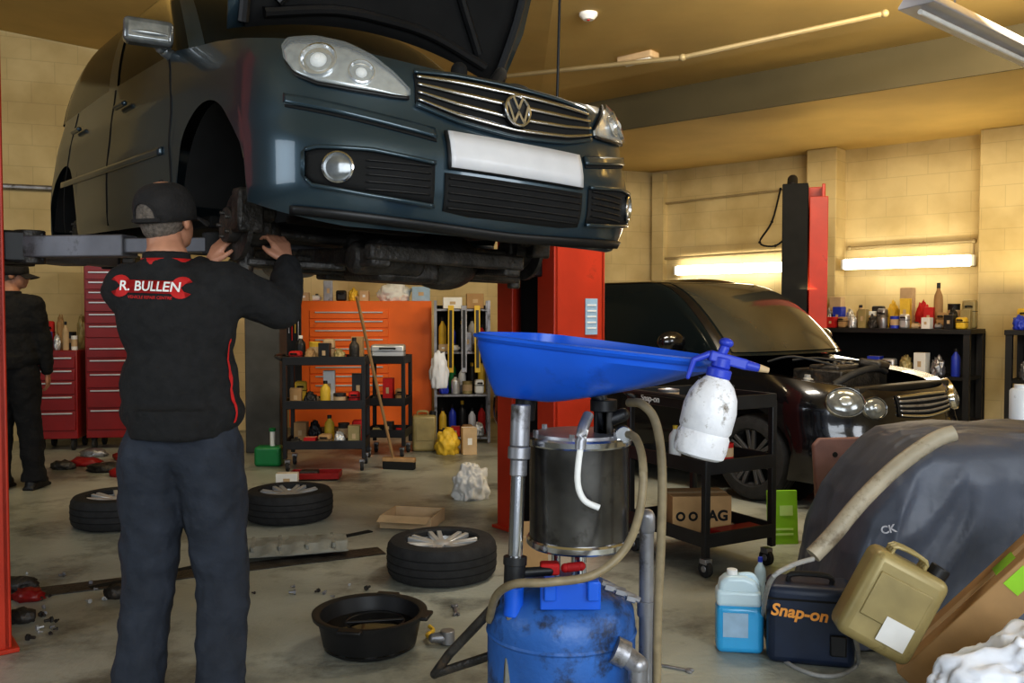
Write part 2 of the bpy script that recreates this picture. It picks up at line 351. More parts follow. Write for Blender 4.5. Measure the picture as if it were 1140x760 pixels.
# ---- raised hatchback
PR=V((.02,3.12,1.42)); TH=R(37.9)
car=thing('raised_car','dark blue-grey hatchback with raised bonnet lifted up on the two-post lift','car',PR-V((.012,0,0)),rot=(R(1.4),R(1.9),TH))
c=Car([(.0,.74),(.22,.765),(.33,.795),(.6,.806),(.8,.79),(.95,.76),(1.05,.745)],
      [(.18,.10),(.22,.055),(.28,.018),(.34,.0),(.47,0),(.52,.012),(.55,.03),(.6,.045),(.7,.06),(.77,.09),(.83,.16),(.9,.23),(1,.36)],
      [(.15,.1),(.3,0),(.5,0),(.6,.05),(1,.14)],.53,.45,3.9,
      [(0,.765),(.05,.79),(.15,.83),(.3,.855),(.6,.915),(1.1,.985),(2.5,1.0),(3.9,.97)],
      [(0,.22),(.1,.225),(.25,.26),(.4,.295),(.45,.305),(1.2,.275),(3,.29),(3.9,.29)],[(.81,.335,.36),(3.22,.345,.345)],a=.72,tk=.975)
b=c.shell(); body=b.out('body_shell',m_polo,car,ang=60)
b=c.deck(1.1,3.9,.02); b.out('cowl_panel',m_blk,car)
G=greenhouse(c,car,.985,.46,(.74,.56),(1.12,2.0),(3.78,3.35),m_polo)
b=B(); rows=[]
for i in range(0,50):
    t=i/60; p=c.O(t,c.low(c.s0(t))+.004); rows.append([V((p.x*k/4*.97,p.y+.01,p.z)) for k in range(-4,5)])
b.grid(rows); b.box((0,.62,.30),(.9,.6,.03)); b.box((0,2.2,.29),(1.3,2.0,.05)); b.box((0,3.4,.30),(.9,.7,.06)); b.box((0,.7,.54),(.8,.9,.4)); b.out('floor_pan',m_blk2,car,bev=.01)
b=B()
for s in (-1,1):
    b.beam((s*.3,.4,.15),(s*.3,1.5,.17),.08,.07)
b.box((0,1.0,.13),(.78,.18,.07)); b.box((0,1.0,.09),(.5,.1,.03)); b.box((0,.42,.17),(.7,.06,.06)); b.out('subframe',m_grease,car,bev=.01)
for s in (-1,1):
    b=B(); b.beam((s*.28,1.05,.12),(s*.64,.84,.12),.08,.035); b.beam((s*.28,.72,.12),(s*.64,.82,.12),.06,.03); b.cyl((s*.64,.83,.08),(s*.64,.83,.2),.03); b.out('control_arm',m_grease,car,bev=.008)
    b=B(); b.cap((s*.12,1.1,.2),(s*.62,.98,.2),.013); b.sph((s*.62,.98,.2),.03); b.out('track_rod',m_steel,car)
b=B(); b.cap((-.1,.8,.22),(-.66,.82,.24),.018); b.cap((.1,.8,.22),(.66,.82,.24),.018); b.sph((-.2,.8,.22),.05); b.sph((.2,.8,.22),.05); b.sph((-.56,.82,.235),.05); b.out('drive_shaft',m_grease,car)
b=B(); b.box((-.1,.68,.15),(.28,.3,.16)); b.sph((.14,.68,.17),(.16,.15,.12)); b.cyl((-.35,.55,.15),(-.05,.55,.15),.06); b.out('engine_sump',m_grease,car,bev=.02)
b=B(); b.tube([(.1,1.0,.14),(.12,1.6,.18),(.1,2.4,.18),(.35,3.1,.2),(.4,3.75,.24)],.028,10); b.cap((.1,1.9,.18),(.1,2.3,.18),.075); b.out('exhaust_pipe',m_steel,car)
for y0 in (.81,3.22):
    for s in (-1,1):
        rr=.355 if y0<1 else .342; b=B(); rows=[]
        for k in range(25):
            a=PI*k/24; rows.append([V((s*x,y0+rr*math.cos(a),.34+rr*math.sin(a))) for x in (.77,.6,.42,.40)])
        b.grid(rows); b.grid([[V((s*.41,y0+rr*math.cos(PI*k/24),.34+rr*math.sin(PI*k/24))),V((s*.41,y0+rr*math.cos(PI*k/24),.30))] for k in range(25)])
        b.out('wheel_arch_liner',m_blk2,car)
        hz_=.25 if y0<1 else .33
        t=B(); t.cyl((s*.67,y0,hz_),(s*.69,y0,hz_),.13); t.cyl((s*.67,y0,hz_),(s*.73,y0,hz_),.065); t.cyl((s*.58,y0,hz_),(s*.67,y0,hz_),.075)
        for k in range(5): a=k*2*PI/5; t.cyl((s*.7,y0+.045*math.cos(a),hz_+.045*math.sin(a)),(s*.745,y0+.045*math.cos(a),hz_+.045*math.sin(a)),.008,n=8)
        o=t.out('brake_disc',m_grease,car,bev=.003); k=B(); k.box((s*.68,y0-.09,hz_+.05),(.1,.08,.16)); k.cyl((s*.58,y0-.09,hz_+.05),(s*.68,y0-.09,hz_+.05),.035); k.out('brake_caliper',m_grease,o,bev=.012)
        k=B(); k.cap((s*.6,y0+.02,hz_),(s*.52,y0+.05,.66),.03); k.box((s*.6,y0,hz_+.08),(.07,.08,.2)); k.out('strut',m_grease,o,bev=.01)
        if y0<1:
            k=B(); k.tube([(s*(.53+.06*math.cos(a*.7)),y0+.05+.06*math.sin(a*.7),.40+a*.0085) for a in range(28)],.008,6,0); k.out('coil_spring',m_blk,o)
            k=B(); k.tube([(s*.62,y0-.06,hz_+.1),(s*.7,y0-.16,hz_+.16),(s*.62,y0-.2,hz_+.28),(s*.5,y0-.15,hz_+.3)],.008,8); k.out('brake_hose',m_blk,o)
top,bot=[(-.24,.733),(-.12,.745),(0,.75),(.12,.745),(.24,.733)],[(-.24,.637),(-.12,.60),(0,.582),(.12,.60),(.24,.637)]
b=B(); c.patch(b,top,bot,.004,40,6); grille=b.out('grille',m_blk2,car,sol=.004)
for k in range(4):
    b=B(); f=(k+.45)/4; tt=[(t,itp(bot,t)+(itp(top,t)-itp(bot,t))*(f+.038)) for t in [x/20*.235 for x in range(-20,21)]]; bb=[(t,itp(bot,t)+(itp(top,t)-itp(bot,t))*(f-.038)) for t,_ in tt]
    c.patch(b,tt,bb,.016,40,2); b.out('grille_bar',m_chrome,grille,sol=.01)
for T_,B_ in (([(t,z+.012) for t,z in top],top),(bot,[(t,z-.012) for t,z in bot])):
    b=B(); c.patch(b,T_,B_,.012,40,2); b.out('grille_surround',m_polo,car,sol=.01)
E=c.frame(0,.665)@Matrix.Translation((0,0,.028)); b=B(X=E); b.lathe([(0,0),(.052,0),(.056,.004),(.056,-.01),(0,-.01)],n=40); em=b.out('badge',m_blk,car)
b=B(X=E); n=40
b.grid([[V(((.052+.006*math.cos(j*PI/4))*math.cos(2*PI*i/n),(.052+.006*math.cos(j*PI/4))*math.sin(2*PI*i/n),.004+.005*math.sin(j*PI/4))) for j in range(8)] for i in range(n+1)],True)
def stroke(P,w):
    for p,q in zip(P,P[1:]):
        d=V((q[0]-p[0],q[1]-p[1],0)); m=V(((p[0]+q[0])/2,(p[1]+q[1])/2,.006)); b.box(m,(d.length+w*.6,w,.006),(0,0,math.atan2(d.y,d.x)))
stroke([(-.02,.045),(0,.006),(.02,.045)],.009); stroke([(-.044,.022),(-.021,-.042),(0,-.006),(.021,-.042),(.044,.022)],.009); b.out('badge_emblem',m_chrome,em)
b=B(); c.patch(b,[(-.158,.548),(.158,.548)],[(-.158,.435),(.158,.435)],.02,20,3); pl=b.out('number_plate',m_plate,car,sol=.006)
b=B(); c.patch(b,[(-.164,.553),(.164,.553)],[(-.164,.43),(.164,.43)],.012,20,3); b.out('plate_holder',m_blk,car,sol=.006)
b=B(); c.patch(b,[(-.17,.417),(.17,.417)],[(-.17,.295),(-.1,.285),(.1,.285),(.17,.295)],.004,24,4); lg=b.out('lower_grille',m_blk2,car,sol=.004)
for k in range(5): b=B(); z=.306+k*.023; c.patch(b,[(-.16,z+.004),(.16,z+.004)],[(-.16,z),(.16,z)],.012,20,1); b.out('lower_grille_slat',m_blk,lg,sol=.006)
for mir in (False,True):
    top=[(-.65,.447),(-.6,.457),(-.4,.457),(-.2,.437)]; bot=[(-.65,.372),(-.62,.352),(-.4,.33),(-.2,.315)]
    b=B(); c.patch(b,top,bot,.004,30,5,mir); fg=b.out('fog_lamp_panel',m_blk2,car,sol=.004)
    sg=1 if mir else -1
    for k in range(5): b=B(); z=.34+k*.022; c.patch(b,[(-.42,z+.004),(-.215,z+.004)],[(-.42,z),(-.215,z)],.012,16,1,mir); b.out('fog_panel_slat',m_blk,fg,sol=.006)
    for T_,B_ in (([(t,z+.012) for t,z in top],top),(bot,[(t,z-.012) for t,z in bot]),([(-.664,.445),(-.65,.455)],[(-.664,.375),(-.65,.362)])):
        b=B(); c.patch(b,T_,B_,.012,30,2,mir); b.out('fog_panel_edge',m_polo,car,sol=.012)
    X=c.frame(sg*.52,.402)@Matrix.Translation((0,0,.012)); b=B(X=X); b.lathe([(.048,-.012),(.05,.008),(.045,.012),(.041,.006),(.041,.0)]); fr=b.out('fog_lamp',m_chrome,fg)
    b=B(X=X); b.lathe([(0,.008),(.03,.006),(.041,.002),(.041,0)]); b.out('fog_lamp_lens',m_lampd,fr)
    top=[(-.71,.785),(-.67,.815),(-.55,.822),(-.45,.802),(-.37,.762),(-.31,.718),(-.262,.672)]; bot=[(-.71,.745),(-.67,.70),(-.58,.672),(-.45,.658),(-.31,.65),(-.262,.652)]
    b=B(); c.patch(b,top,bot,.006,36,8,mir); hl=b.out('headlight',m_lamp,car,sol=.006)
    for t,z,r in ((-.57,.745,.06),(-.415,.712,.042)):
        X=c.frame(-t if mir else t,z); b=B(X=X); b.lathe([(r,.005),(r*1.02,.018),(r*.92,.02),(r*.8,.008),(r*.3,.002)]); rf=b.out('reflector',m_chrome,hl)
        b=B(X=X); b.sph((0,0,.006),(r*.45,r*.45,r*.35)); b.out('bulb',m_wh,rf)
    b=B(); c.patch(b,top,bot,.026,36,6,mir); b.out('headlight_lens',m_lens,hl)
    for T_,B_ in (([(t,z+.008) for t,z in top],top),(bot,[(t,z-.01) for t,z in bot])):
        b=B(); c.patch(b,T_,B_,.01,36,2,mir); b.out('headlight_edge',m_blk,hl,sol=.01)
    top=[(-.72,.636),(-.5,.605),(-.25,.566),(-.19,.556)]; b=B(); c.patch(b,top,[(t,z-.032) for t,z in top],.008,30,3,mir); b.out('bumper_strip',m_polo,car,sol=.012)
    b=B(); c.patch(b,[(t,z-.033) for t,z in top],[(t,z-.042) for t,z in top],.003,30,2,mir); b.out('bumper_groove',m_blk2,car,sol=.004)
    b=B(); c.patch(b,[(-1.93,.60),(-1.27,.585)],[(-1.93,.57),(-1.27,.555)],.004,30,3,mir); b.out('door_moulding',m_polo,car,sol=.007)
    for t in (1.24,1.58,1.90): b=B(); c.patch(b,[(-t-.003,.98),(-t+.003,.98)],[(-t-.003,.31),(-t+.003,.31)],.001,1,10,mir); b.out('door_seam',m_blk2,car,sol=.002)
    for t in (1.5,1.84):
        b=B(); p=c.O(sg*t,.86); b.cap(p+V((sg*.02,-.07,0)),p+V((sg*.02,.07,0)),.013); b.out('door_handle',m_polo,car)
    b=B(); b.box((sg*.86,1.38,1.04),(.19,.09,.10),(0,0,sg*.25)); b.cap((sg*.73,1.46,.98),(sg*.80,1.42,1.0),.028,.022); mi=b.out('wing_mirror',m_lampd,car,bev=.035,seg=4)
    b=B(); b.sph((sg*.865,1.345,1.03),(.08,.02,.012),(0,0,sg*.25)); b.out('mirror_indicator',m_lamp,mi)
    b=B(); b.sph((sg*.86,1.425,1.04),(.08,.012,.04),(0,0,sg*.25)); b.out('mirror_glass',m_glass,mi)
b=B(); c.patch(b,[(-.72,.285),(0,.25),(.72,.285)],[(-.72,.26),(0,.222),(.72,.26)],.008,50,2); b.out('front_lip',m_blk,car,sol=.012)
HA=R(66); cs,sn=math.cos(HA),math.sin(HA)
HM=Matrix(((1,0,0,.05),(0,-cs,-sn,1.13),(0,sn,-cs,1.04),(0,0,0,1)))
def hw(y): return itp([(0,.68),(.3,.72),(.6,.70),(.8,.60),(.9,.48),(.96,.3),(.985,.02)],y)
def hz(x,y): return -.05*(1-(x/.7)**2)+(.05*(y-.6)**2*4 if y>.6 else 0)
b=B(X=HM); ys=[0,.1,.2,.3,.4,.5,.6,.7,.8,.86,.9,.93,.96,.975,.985]; rows=[[V((hw(y)*k/10,y,hz(hw(y)*k/10,y))) for k in range(-10,11)] for y in ys]
rows=[[V((p.x,p.y+.13*(1-(p.x/.72)**2)*(1-p.y/.985),p.z)) for p in r] for r in rows]
b.grid(rows); bon=b.out('bonnet',m_polo,car,sol=.008)
b=B(X=HM); b.grid([[p+V((0,0,.014)) for p in r[1:-1]] for r in rows[:-1]]); inner=b.out('bonnet_lining',m_blk2,bon,sol=.006)
b=B(X=HM)
def hp(x,y): return V((x,y+.13*(1-(x/.72)**2)*(1-y/.985),hz(x,y)+.03))
for P in ([hp(-.63,.03),hp(-.65,.4),hp(-.58,.75),hp(-.3,.93),hp(0,.95),hp(.3,.93),hp(.58,.75),hp(.65,.4),hp(.63,.03)],[hp(-.55,.06),hp(-.25,.08),hp(0,.08),hp(.25,.08),hp(.55,.06)],[hp(-.5,.1),hp(-.25,.45),hp(-.05,.9)],[hp(.5,.1),hp(.25,.45),hp(.05,.9)],[hp(-.58,.55),hp(-.2,.5),hp(.2,.5),hp(.58,.55)]): b.tube(P,.022,8)
b.out('bonnet_frame',m_blk,bon)
b=B(); b.cap((.62,.55,.88),(.60,.55,1.75),.006); b.out('prop_rod',m_blk,car)
b=B(); b.cap((.48,.95,1.0),(.60,1.05,1.04),.02); b.sph((.5,.7,.88),(.12,.1,.09)); b.box((.2,.6,.78),(.4,.4,.14)); b.box((-.35,.6,.78),(.3,.4,.12)); b.cap((-.1,.25,.79),(-.1,.25,.83),.03); b.tube([(.3,.6,.9),(.42,.7,1.0),(.55,.9,1.0)],.03,8); b.out('engine',m_blk2,car,bev=.02)
# ---- black car behind
PB=V((2.97,6.35,0)); S2=1.05
car2=thing('parked_car','glossy black car with its bonnet off parked behind the black trolley','car',PB,R(38)); car2.scale=(S2,S2,S2)
c2=Car([(0,.8),(.2,.84),(.4,.865),(.7,.86),(.9,.80),(1.05,.77)],[(.15,.12),(.25,.02),(.35,0),(.5,.0),(.58,.03),(.7,.04),(.78,.07),(.85,.16),(.92,.28),(1,.4)],[(.15,.1),(.3,0),(.6,.03),(1,.12)],.62,.5,4.1,
      [(0,.79),(.05,.81),(.15,.84),(.35,.875),(.75,.93),(1.1,.98),(2.4,1.02),(4.1,.98)],[(0,.17),(.4,.2),(4.1,.22)],[(.85,.32,.36),(3.3,.32,.35)],a=.72)
c2.shell(28).out('body_shell',m_blackpaint,car2,ang=60); c2.deck(1.0,4.1,.04).out('scuttle',m_blackpaint,car2)
greenhouse(c2,car2,1.0,.56,(.775,.6),(1.0,1.9),(4.0,3.6),m_blackpaint,.5,m_screen)
b=B()
for s in (-1,1):
    b.cyl((s*.5,.85,.33),(s*.52,.85,.33),.38); b.cyl((s*.5,3.3,.33),(s*.52,3.3,.33),.38)
b.box((0,2,.4),(1.2,3.4,.3)); b.out('floor_pan',m_blk2,car2)
b=B(); b.box((0,.7,.62),(1.2,.9,.1)); b.out('bay_floor',m_blk2,car2)
for s in (-1,1): b=B(); b.grid([[c2.O(s*t,itp(c2.zt,c2.s0(t)))+V((0,0,.002)),c2.O(s*t,itp(c2.zt,c2.s0(t)))+V((-s*.16,0,-.01))] for t in [i/60 for i in range(18,75)]]); b.out('wing_edge',m_blackpaint,car2)
b=B(); b.box((0,.22,.80),(1.2,.1,.05)); b.out('front_crossmember',m_blk,car2,bev=.01)
b=B(); b.box((-.05,.68,.80),(.5,.4,.22)); b.box((-.05,.66,.92),(.4,.24,.04))
for k in range(4): b.cyl((-.2+k*.1,.66,.92),(-.2+k*.1,.66,.965),.02,n=10)
b.out('engine_block',m_grease,car2,bev=.015)
b=B(); b.box((.42,.75,.82),(.22,.28,.2)); b.box((.42,.75,.93),(.2,.26,.02)); b.out('battery',m_blk,car2,bev=.01)
b=B(); b.sph((-.5,.62,.82),(.05,.05,.05)); b.cyl((-.5,.62,.85),(-.5,.62,.885),.022); b.out('coolant_tank',m_greyh,car2)
b=B(); b.tube([(-.45,.45,.82),(-.25,.4,.90),(.05,.42,.92),(.3,.5,.88)],.025,10); b.out('radiator_hose',m_rub,car2)
b=B(); b.box((.15,.5,.94),(.3,.16,.06),(.1,.1,.3)); b.cap((.28,.5,.94),(.42,.62,.93),.03); b.out('air_filter_box',m_grease,car2,bev=.02)
for k in range(3): b=B(); b.tube([(-.5+k*.3,.95,.96),(-.4+k*.3,.8,1.0-.02*k),(-.2+k*.25,.6,.94)],.009,8); b.out('engine_hose',m_blk,car2)
top=[(-.19,.765),(0,.775),(.19,.765)]; bot=[(-.17,.63),(0,.60),(.17,.63)]; b=B(); c2.patch(b,top,bot,.006,24,4); g=b.out('grille',m_blk2,car2,sol=.004)
for k in range(5):
    b=B(); f=(k+.5)/5; T=[x/12*.165 for x in range(-12,13)]; z=lambda t,f: itp(bot,t)+(itp(top,t)-itp(bot,t))*f
    c2.patch(b,[(t,z(t,f+.045)) for t in T],[(t,z(t,f-.045)) for t in T],.02,24,1); b.out('grille_bar',m_chrome if k in (0,4) else m_steel,g,sol=.01)
b=B(); c2.patch(b,[(-.3,.4),(.3,.4)],[(-.28,.28),(.28,.28)],.006,24,3); b.out('lower_grille',m_blk2,car2,sol=.006)
b=B(); c2.patch(b,[(-.16,.5),(.16,.5)],[(-.16,.42),(.16,.42)],.015,24,3); b.out('number_plate_holder',m_blk,car2,sol=.006)
for mir in (False,True):
    sg=1 if mir else -1
    for t0,r,zc_ in ((-.54,.098,.735),(-.34,.072,.695)):
        X=c2.frame(-t0 if mir else t0,zc_); b=B(X=X); b.lathe([(r,-.06),(r,.012),(r*.97,.018),(r*.93,.012)],sx=1.3,sy=1.05); h=b.out('headlight',m_chrome,car2)
        b=B(X=X); b.sph((0,0,.005),(r*1.2,r*.97,.03)); lz=b.out('headlight_lens',m_lampd,h)
        b=B(X=X); b.sph((0,0,.026),(r*.5,r*.42,.014)); b.out('headlight_bulb',m_lamp,h)
    b=B(); b.sph((sg*.97,1.45,1.10),(.12,.07,.08),(0,0,sg*.2)); b.cap((sg*.78,1.5,1.03),(sg*.9,1.47,1.06),.025); b.out('wing_mirror',m_blackpaint,car2)
    for t in (1.2,1.62): b=B(); c2.patch(b,[(-t-.002,1.0),(-t+.002,1.0)],[(-t-.002,.25),(-t+.002,.25)],.001,1,10,mir); b.out('door_seam',m_blk2,car2,sol=.002)
def wheel_parts(root,M,face=1,m=None):
    m=m or m_alu
    b=B(X=M); b.lathe([(.19,-.085),(.2,-.095),(.24,-.098),(.27,-.09),(.285,-.07),(.29,-.03),(.29,.03),(.285,.07),(.27,.09),(.24,.098),(.2,.095),(.19,.085),(.185,0),(.19,-.085)],n=56); ty=b.out('tyre',m_rub,root)
    for r_,z0 in ((.291,-.04),(.2915,0),(.291,.04)): b=B(X=M); b.lathe([(r_,z0-.003),(r_+.0015,z0),(r_,z0+.003)],n=56); b.out('tread_groove',m_blk2,ty)
    b=B(X=M); b.lathe([(.199,.094),(.203,.086),(.192,.07),(.18,.03),(.175,-.05),(.19,-.08),(.197,-.09)],n=48); ri=b.out('rim',m,root)
    b=B(X=M)
    for k in range(7):
        a=2*PI*k/7
        for w in (-.12,.12):
            p=V((.03*math.cos(a+w*2),.03*math.sin(a+w*2),.055)); q=V((.19*math.cos(a+w*1.1),.19*math.sin(a+w*1.1),.076)); b.beam(p,q,.027,.024)
    b.out('spokes',m,ri,bev=.004)
    b=B(X=M); b.lathe([(0,.08),(.03,.078),(.05,.066),(.055,.03),(.055,0),(0,0)]); b.out('hub',m,ri)
    b=B(X=M); b.cyl((0,0,-.06),(0,0,-.02),.18); b.out('wheel_back',m_blk2,ri)
for y0 in (.85,3.3):
    for s in (-1,1):
        M=Matrix.Translation((s*.74,y0,.31))@Matrix.Rotation(s*PI/2,4,'Y')@Matrix.Diagonal((1.03,1.03,1.03,1)); wheel_parts(car2,M,1,m_dalu)
def wheel(label,px,py,group='removed alloy wheels lying on the floor'):
    p=gr(px,py,.09); t=thing('car_wheel',label,'wheel',(p.x,p.y,.1),random.random()*3,group); wheel_parts(t,Matrix()); return t
wheel('alloy wheel lying flat just behind the black drain pan, nearest the camera',492,620); wheel('alloy wheel lying flat right of the man in front of the green can',322,561); wheel('alloy wheel lying flat left of the man in front of the red cabinets',132,567)
# ---------------------------------------------------------------- lift posts
AZ=1.665
def rotu(x,y,z=0): return V((PR.x+x*.8-y*.6,PR.y+x*.6+y*.8,z))
def post(label,lx,sg,h=2.55,k_=1.0):
    P=rotu(lx,1.9); t=thing('lift_post',label,'lift post',P,TH)
    X=Matrix.Diagonal((sg,1,1,1)); XK=Matrix.Diagonal((sg*k_,k_,1,1))
    b=B(X=XK); b.box((.17,0,h/2),(.03,.5,h))
    for s in (-1,1): b.box((0,s*.235,h/2),(.36,.03,h)); b.box((-.17,s*.18,h/2),(.03,.14,h))
    b.out('column',m_red,t,bev=.006)
    b=B(X=XK); b.box((0,0,.01),(.42,.54,.02)); b.out('base_plate',m_red,t,bev=.004)
    b=B(X=XK); b.box((.02,0,h*.45),(.22,.3,h*.88)); b.out('inner_rail',m_blk2,t)
    b=B(X=X); b.box((-.10,0,AZ+.2),(.2,.18,.5)); b.box((-.27,0,AZ),(.16,.34,.13)); b.out('carriage',m_blk,t,bev=.01)
    for s,ya in ((-1,-.72),(1,.9)):
        q=V((-(abs(lx)-.66),ya,AZ)); b=B(X=X); p=V((-.3,s*.12,AZ)); m=p+(q-p)*.55; b.beam(p,m,.12,.09); a=b.out('lift_arm',m_arm,t,bev=.006)
        b=B(X=X); b.beam(m-(q-p)*.06,q,.09,.06); b.out('arm_extension',m_arm,a,bev=.005)
        b=B(X=X); b.cyl(q-V((0,0,.04)),q+V((0,0,.05)),.05); b.out('lift_pad',m_rub,a,bev=.006)
        b=B(X=X); b.cyl(p-V((0,0,.07)),p+V((0,0,.07)),.06); b.out('arm_pivot',m_grease,a,bev=.004)
    return t
rp=post('red lift post with black inner rail behind the blue drainer',1.70,1,2.55,1.12)
b=B(); b.box((.09,-.283,1.36),(.1,.004,.22)); lbq=b.out('blue_label',m_lblue,rp)
for k in range(5): b=B(); b.box((.09,-.286,1.29+k*.035),(.075,.002,.01)); b.out('label_line',m_wh,lbq)
post('red lift post at the very left edge of the photo',-1.535,-1,3.2)
p=at(893,345,8.9); t=thing('lift_post','red lift post with black front standing behind the black car','lift post',(p.x,p.y,0),R(-20)); h=2.62
b=B(); b.box((.05,.12,h/2),(.3,.03,h)); b.box((.19,0,h/2),(.03,.26,h)); b.box((-.1,0,h/2),(.03,.26,h)); b.out('column',m_red,t,bev=.005)
b=B(); b.box((-.07,-.06,h/2+.02),(.24,.2,h-.02)); b.out('inner_rail',m_blk2,t,bev=.01)
b=B(); b.box((.15,-.14,h/2-.05),(.17,.04,h-.15)); b.out('front_flange',m_red,t,bev=.005)
b=B(); b.box((0,0,.01),(.5,.5,.02)); b.out('base_plate',m_red,t)
b=B(); b.cap((-.1,-.1,h),(-.1,-.05,h+.06),.05); b.out('top_pulley',m_blk,t)
# ---------------------------------------------------------------- people
def hand(b,w,d,n,curl,side,k=1.0):
    d=V(d).normalized(); n=V(n); n=(n-d*n.dot(d)).normalized(); lat=d.cross(n)
    for i in range(4):
        b.cap(w,w+d*.085*k+lat*(i-1.5)*.021*k,.018*k,.0125*k,10)
    for i,(ln) in enumerate((.86,.98,.92,.74)):
        p=w+d*.088*k+lat*(i-1.5)*.022*k; a=curl*.6
        for j,sl in enumerate((.042,.027,.021)):
            q=p+(d*math.cos(a)-n*math.sin(a))*sl*ln*k; b.cap(p,q,(.0098-.001*j)*k,(.0090-.001*j)*k,8); p=q; a+=curl
    p=w+d*.025*k+lat*side*.026*k; q=p+(d*.7+lat*side*.65-n*.2).normalized()*.042*k; r=q+(d*.95+lat*side*.2-n*.35).normalized()*.034*k
    b.cap(p,q,.014*k,.011*k,8); b.cap(q,r,.011*k,.009*k,8)
def person(name,label,loc,J,yaw,pitch,jm=m_jacket,tm=m_trous,logo=False,capm=m_cap):
    t=thing(name,label,'person',loc)
    b=B(); H=Matrix.Translation(J['head'])@Euler((pitch,0,yaw)).to_matrix().to_4x4()
    b.sph((0,-.01,.03),(.076,.094,.09),M=H); b.sph((0,.028,-.04),(.06,.068,.078),M=H); b.sph((0,.055,-.085),(.036,.034,.028),M=H); b.sph((0,.098,-.025),(.013,.018,.022),M=H); b.sph((0,.085,.0),(.011,.02,.03),M=H)
    b.sph((0,.082,.025),(.05,.016,.012),M=H); b.sph((0,.088,-.062),(.024,.011,.006),M=H); b.sph((0,.085,-.072),(.021,.011,.006),M=H)
    for s in (-1,1): b.sph((s*.079,-.008,-.012),(.012,.023,.034),(0,0,s*.35),M=H)
    b.cap(H@V((0,-.03,-.06)),J['neck'],.056,.06); b.cap(J['neck'],J['chest'],.07,.12); b.cap(J['chest'],J['pelvis'],.12,.11)
    for s in 'LR':
        b.cap(J['neck']+V((0,0,-.08)),J['sh'+s],.05,.05); b.cap(J['sh'+s],J['el'+s],.045,.036); b.cap(J['el'+s],J['wr'+s],.036,.025)
        hand(b,J['wr'+s],J['hd'+s],J['hn'+s],J.get('curl',.5),1 if s=='L' else -1)
        b.cap(J['pelvis'],J['hp'+s],.1,.085); b.cap(J['hp'+s],J['kn'+s],.075,.052); b.cap(J['kn'+s],J['an'+s],.052,.036); b.cap(J['an'+s],J['an'+s]+V((0,.12,-.04)),.035,.03)
    remesh(b.out('body',m_skin,t,dbl=False),.0065,2)
    for s in (-1,1): b=B(); b.sph(H@V((s*.031,.083,.002)),.0115); b.out('eye',m_wh,t)
    b=B(); b.sph((0,-.022,.018),(.082,.092,.088),M=H); b.sph((0,-.045,-.03),(.062,.058,.05),M=H); remesh(b.out('hair',m_hair,t,dbl=False),.01,2,.006,.02)
    CX=H@Matrix.Translation((0,-.008,.03)); b=B(X=CX); rows=[]
    def cpt(u,a,k=1.0):
        rr=math.cos(a)**.72 if a<PI/2-.001 else 0; return V((.092*rr*math.cos(u)*k,.109*rr*math.sin(u)*k,(-.012+.096*math.sin(a)**.85 if a>0 else -.012)))
    for i in range(12):
        a=PI/2*i/11; rows.append([cpt(u*PI/20,a,1+.006*abs(math.sin(u*PI/20*3))) for u in range(40)])
    rows.insert(0,[V((.091*math.cos(u*PI/20),.108*math.sin(u*PI/20),-.042)) for u in range(40)]); b.grid(rows,True); b.sph((0,0,.085),.008)
    cp=b.out('cap',capm,t,sol=.004)
    b=B(X=CX); b.grid([[V((p.x*1.035,p.y*1.035,p.z)) for p in [V((.091*math.cos(-PI/2+u*.055),.108*math.sin(-PI/2+u*.055),-.028+(.052*math.sqrt(max(0,1-(u/8)**2)))*k/5)) for k in range(6)]] for u in range(-8,9)]); b.out('cap_opening',m_hair,cp)
    b=B(X=CX); b.tube([V((.097*math.cos(-PI/2+u*.055),.115*math.sin(-PI/2+u*.055),-.028+.054*math.sqrt(max(0,1-(u/8)**2)))) for u in range(-8,9)],.004,6,0); b.tube([V((.098*math.cos(-PI/2+u*.06),.116*math.sin(-PI/2+u*.06),-.032)) for u in range(-9,10)],.007,6,0); b.out('cap_strap',capm,cp)
    b=B(X=CX); b.grid([[V((.086*math.sin(u)*(1+.02*j),.075*math.cos(u)+.03+j*.016*math.cos(u*.9),-.025-.006*j-.02*abs(math.sin(u))**2)) for j in range(6)] for u in [(-1.15+2.3*k/20) for k in range(21)]]); b.out('cap_brim',capm,cp,sol=.004)
    b=B(); ch,pv=J['chest'],J['pelvis']
    b.sph(ch+V((0,-.005,.02)),(.203,.13,.2)); b.sph((ch+pv)/2+V((0,-.005,-.0)),(.198,.132,.23)); b.sph(pv+V((0,0,.10)),(.21,.145,.11)); b.cyl(pv+V((0,0,.02)),pv+V((0,0,.12)),.165,.18,n=30)
    b.cap(J['neck']+V((0,-.0,-.045)),ch,.085,.14)
    for s in 'LR':
        b.cap(J['neck']+V((0,0,-.07)),J['sh'+s],.075,.083); b.cap(J['sh'+s],ch,.09,.13); e=J['el'+s]; b.cap(J['sh'+s],e,.085,.068); w=e+(J['wr'+s]-e)*.93; b.cap(e,w,.068,.048); b.cyl(w,w+(J['wr'+s]-e).normalized()*.03,.042,.04)
    jk=remesh(b.out('jacket',jm,t,dbl=False),.010,4,.024,.13,.010)
    b=B(); nk=J['neck']; b.lathe([(.072,-.05),(.076,-.02),(.073,.015),(.066,.02),(.062,0)],c=nk+V((0,0,-.005)),n=28); b.out('collar',jm,t,sol=.006)
    if logo:
        b=B(); b.lathe([(.077,-.03),(.082,-.014),(.079,.006)],c=nk+V((0,0,-.012)),n=28); b.out('collar_stripe',m_redt,t,sol=.004)
    b=B(); b.sph(pv+V((0,0,.02)),(.183,.13,.14))
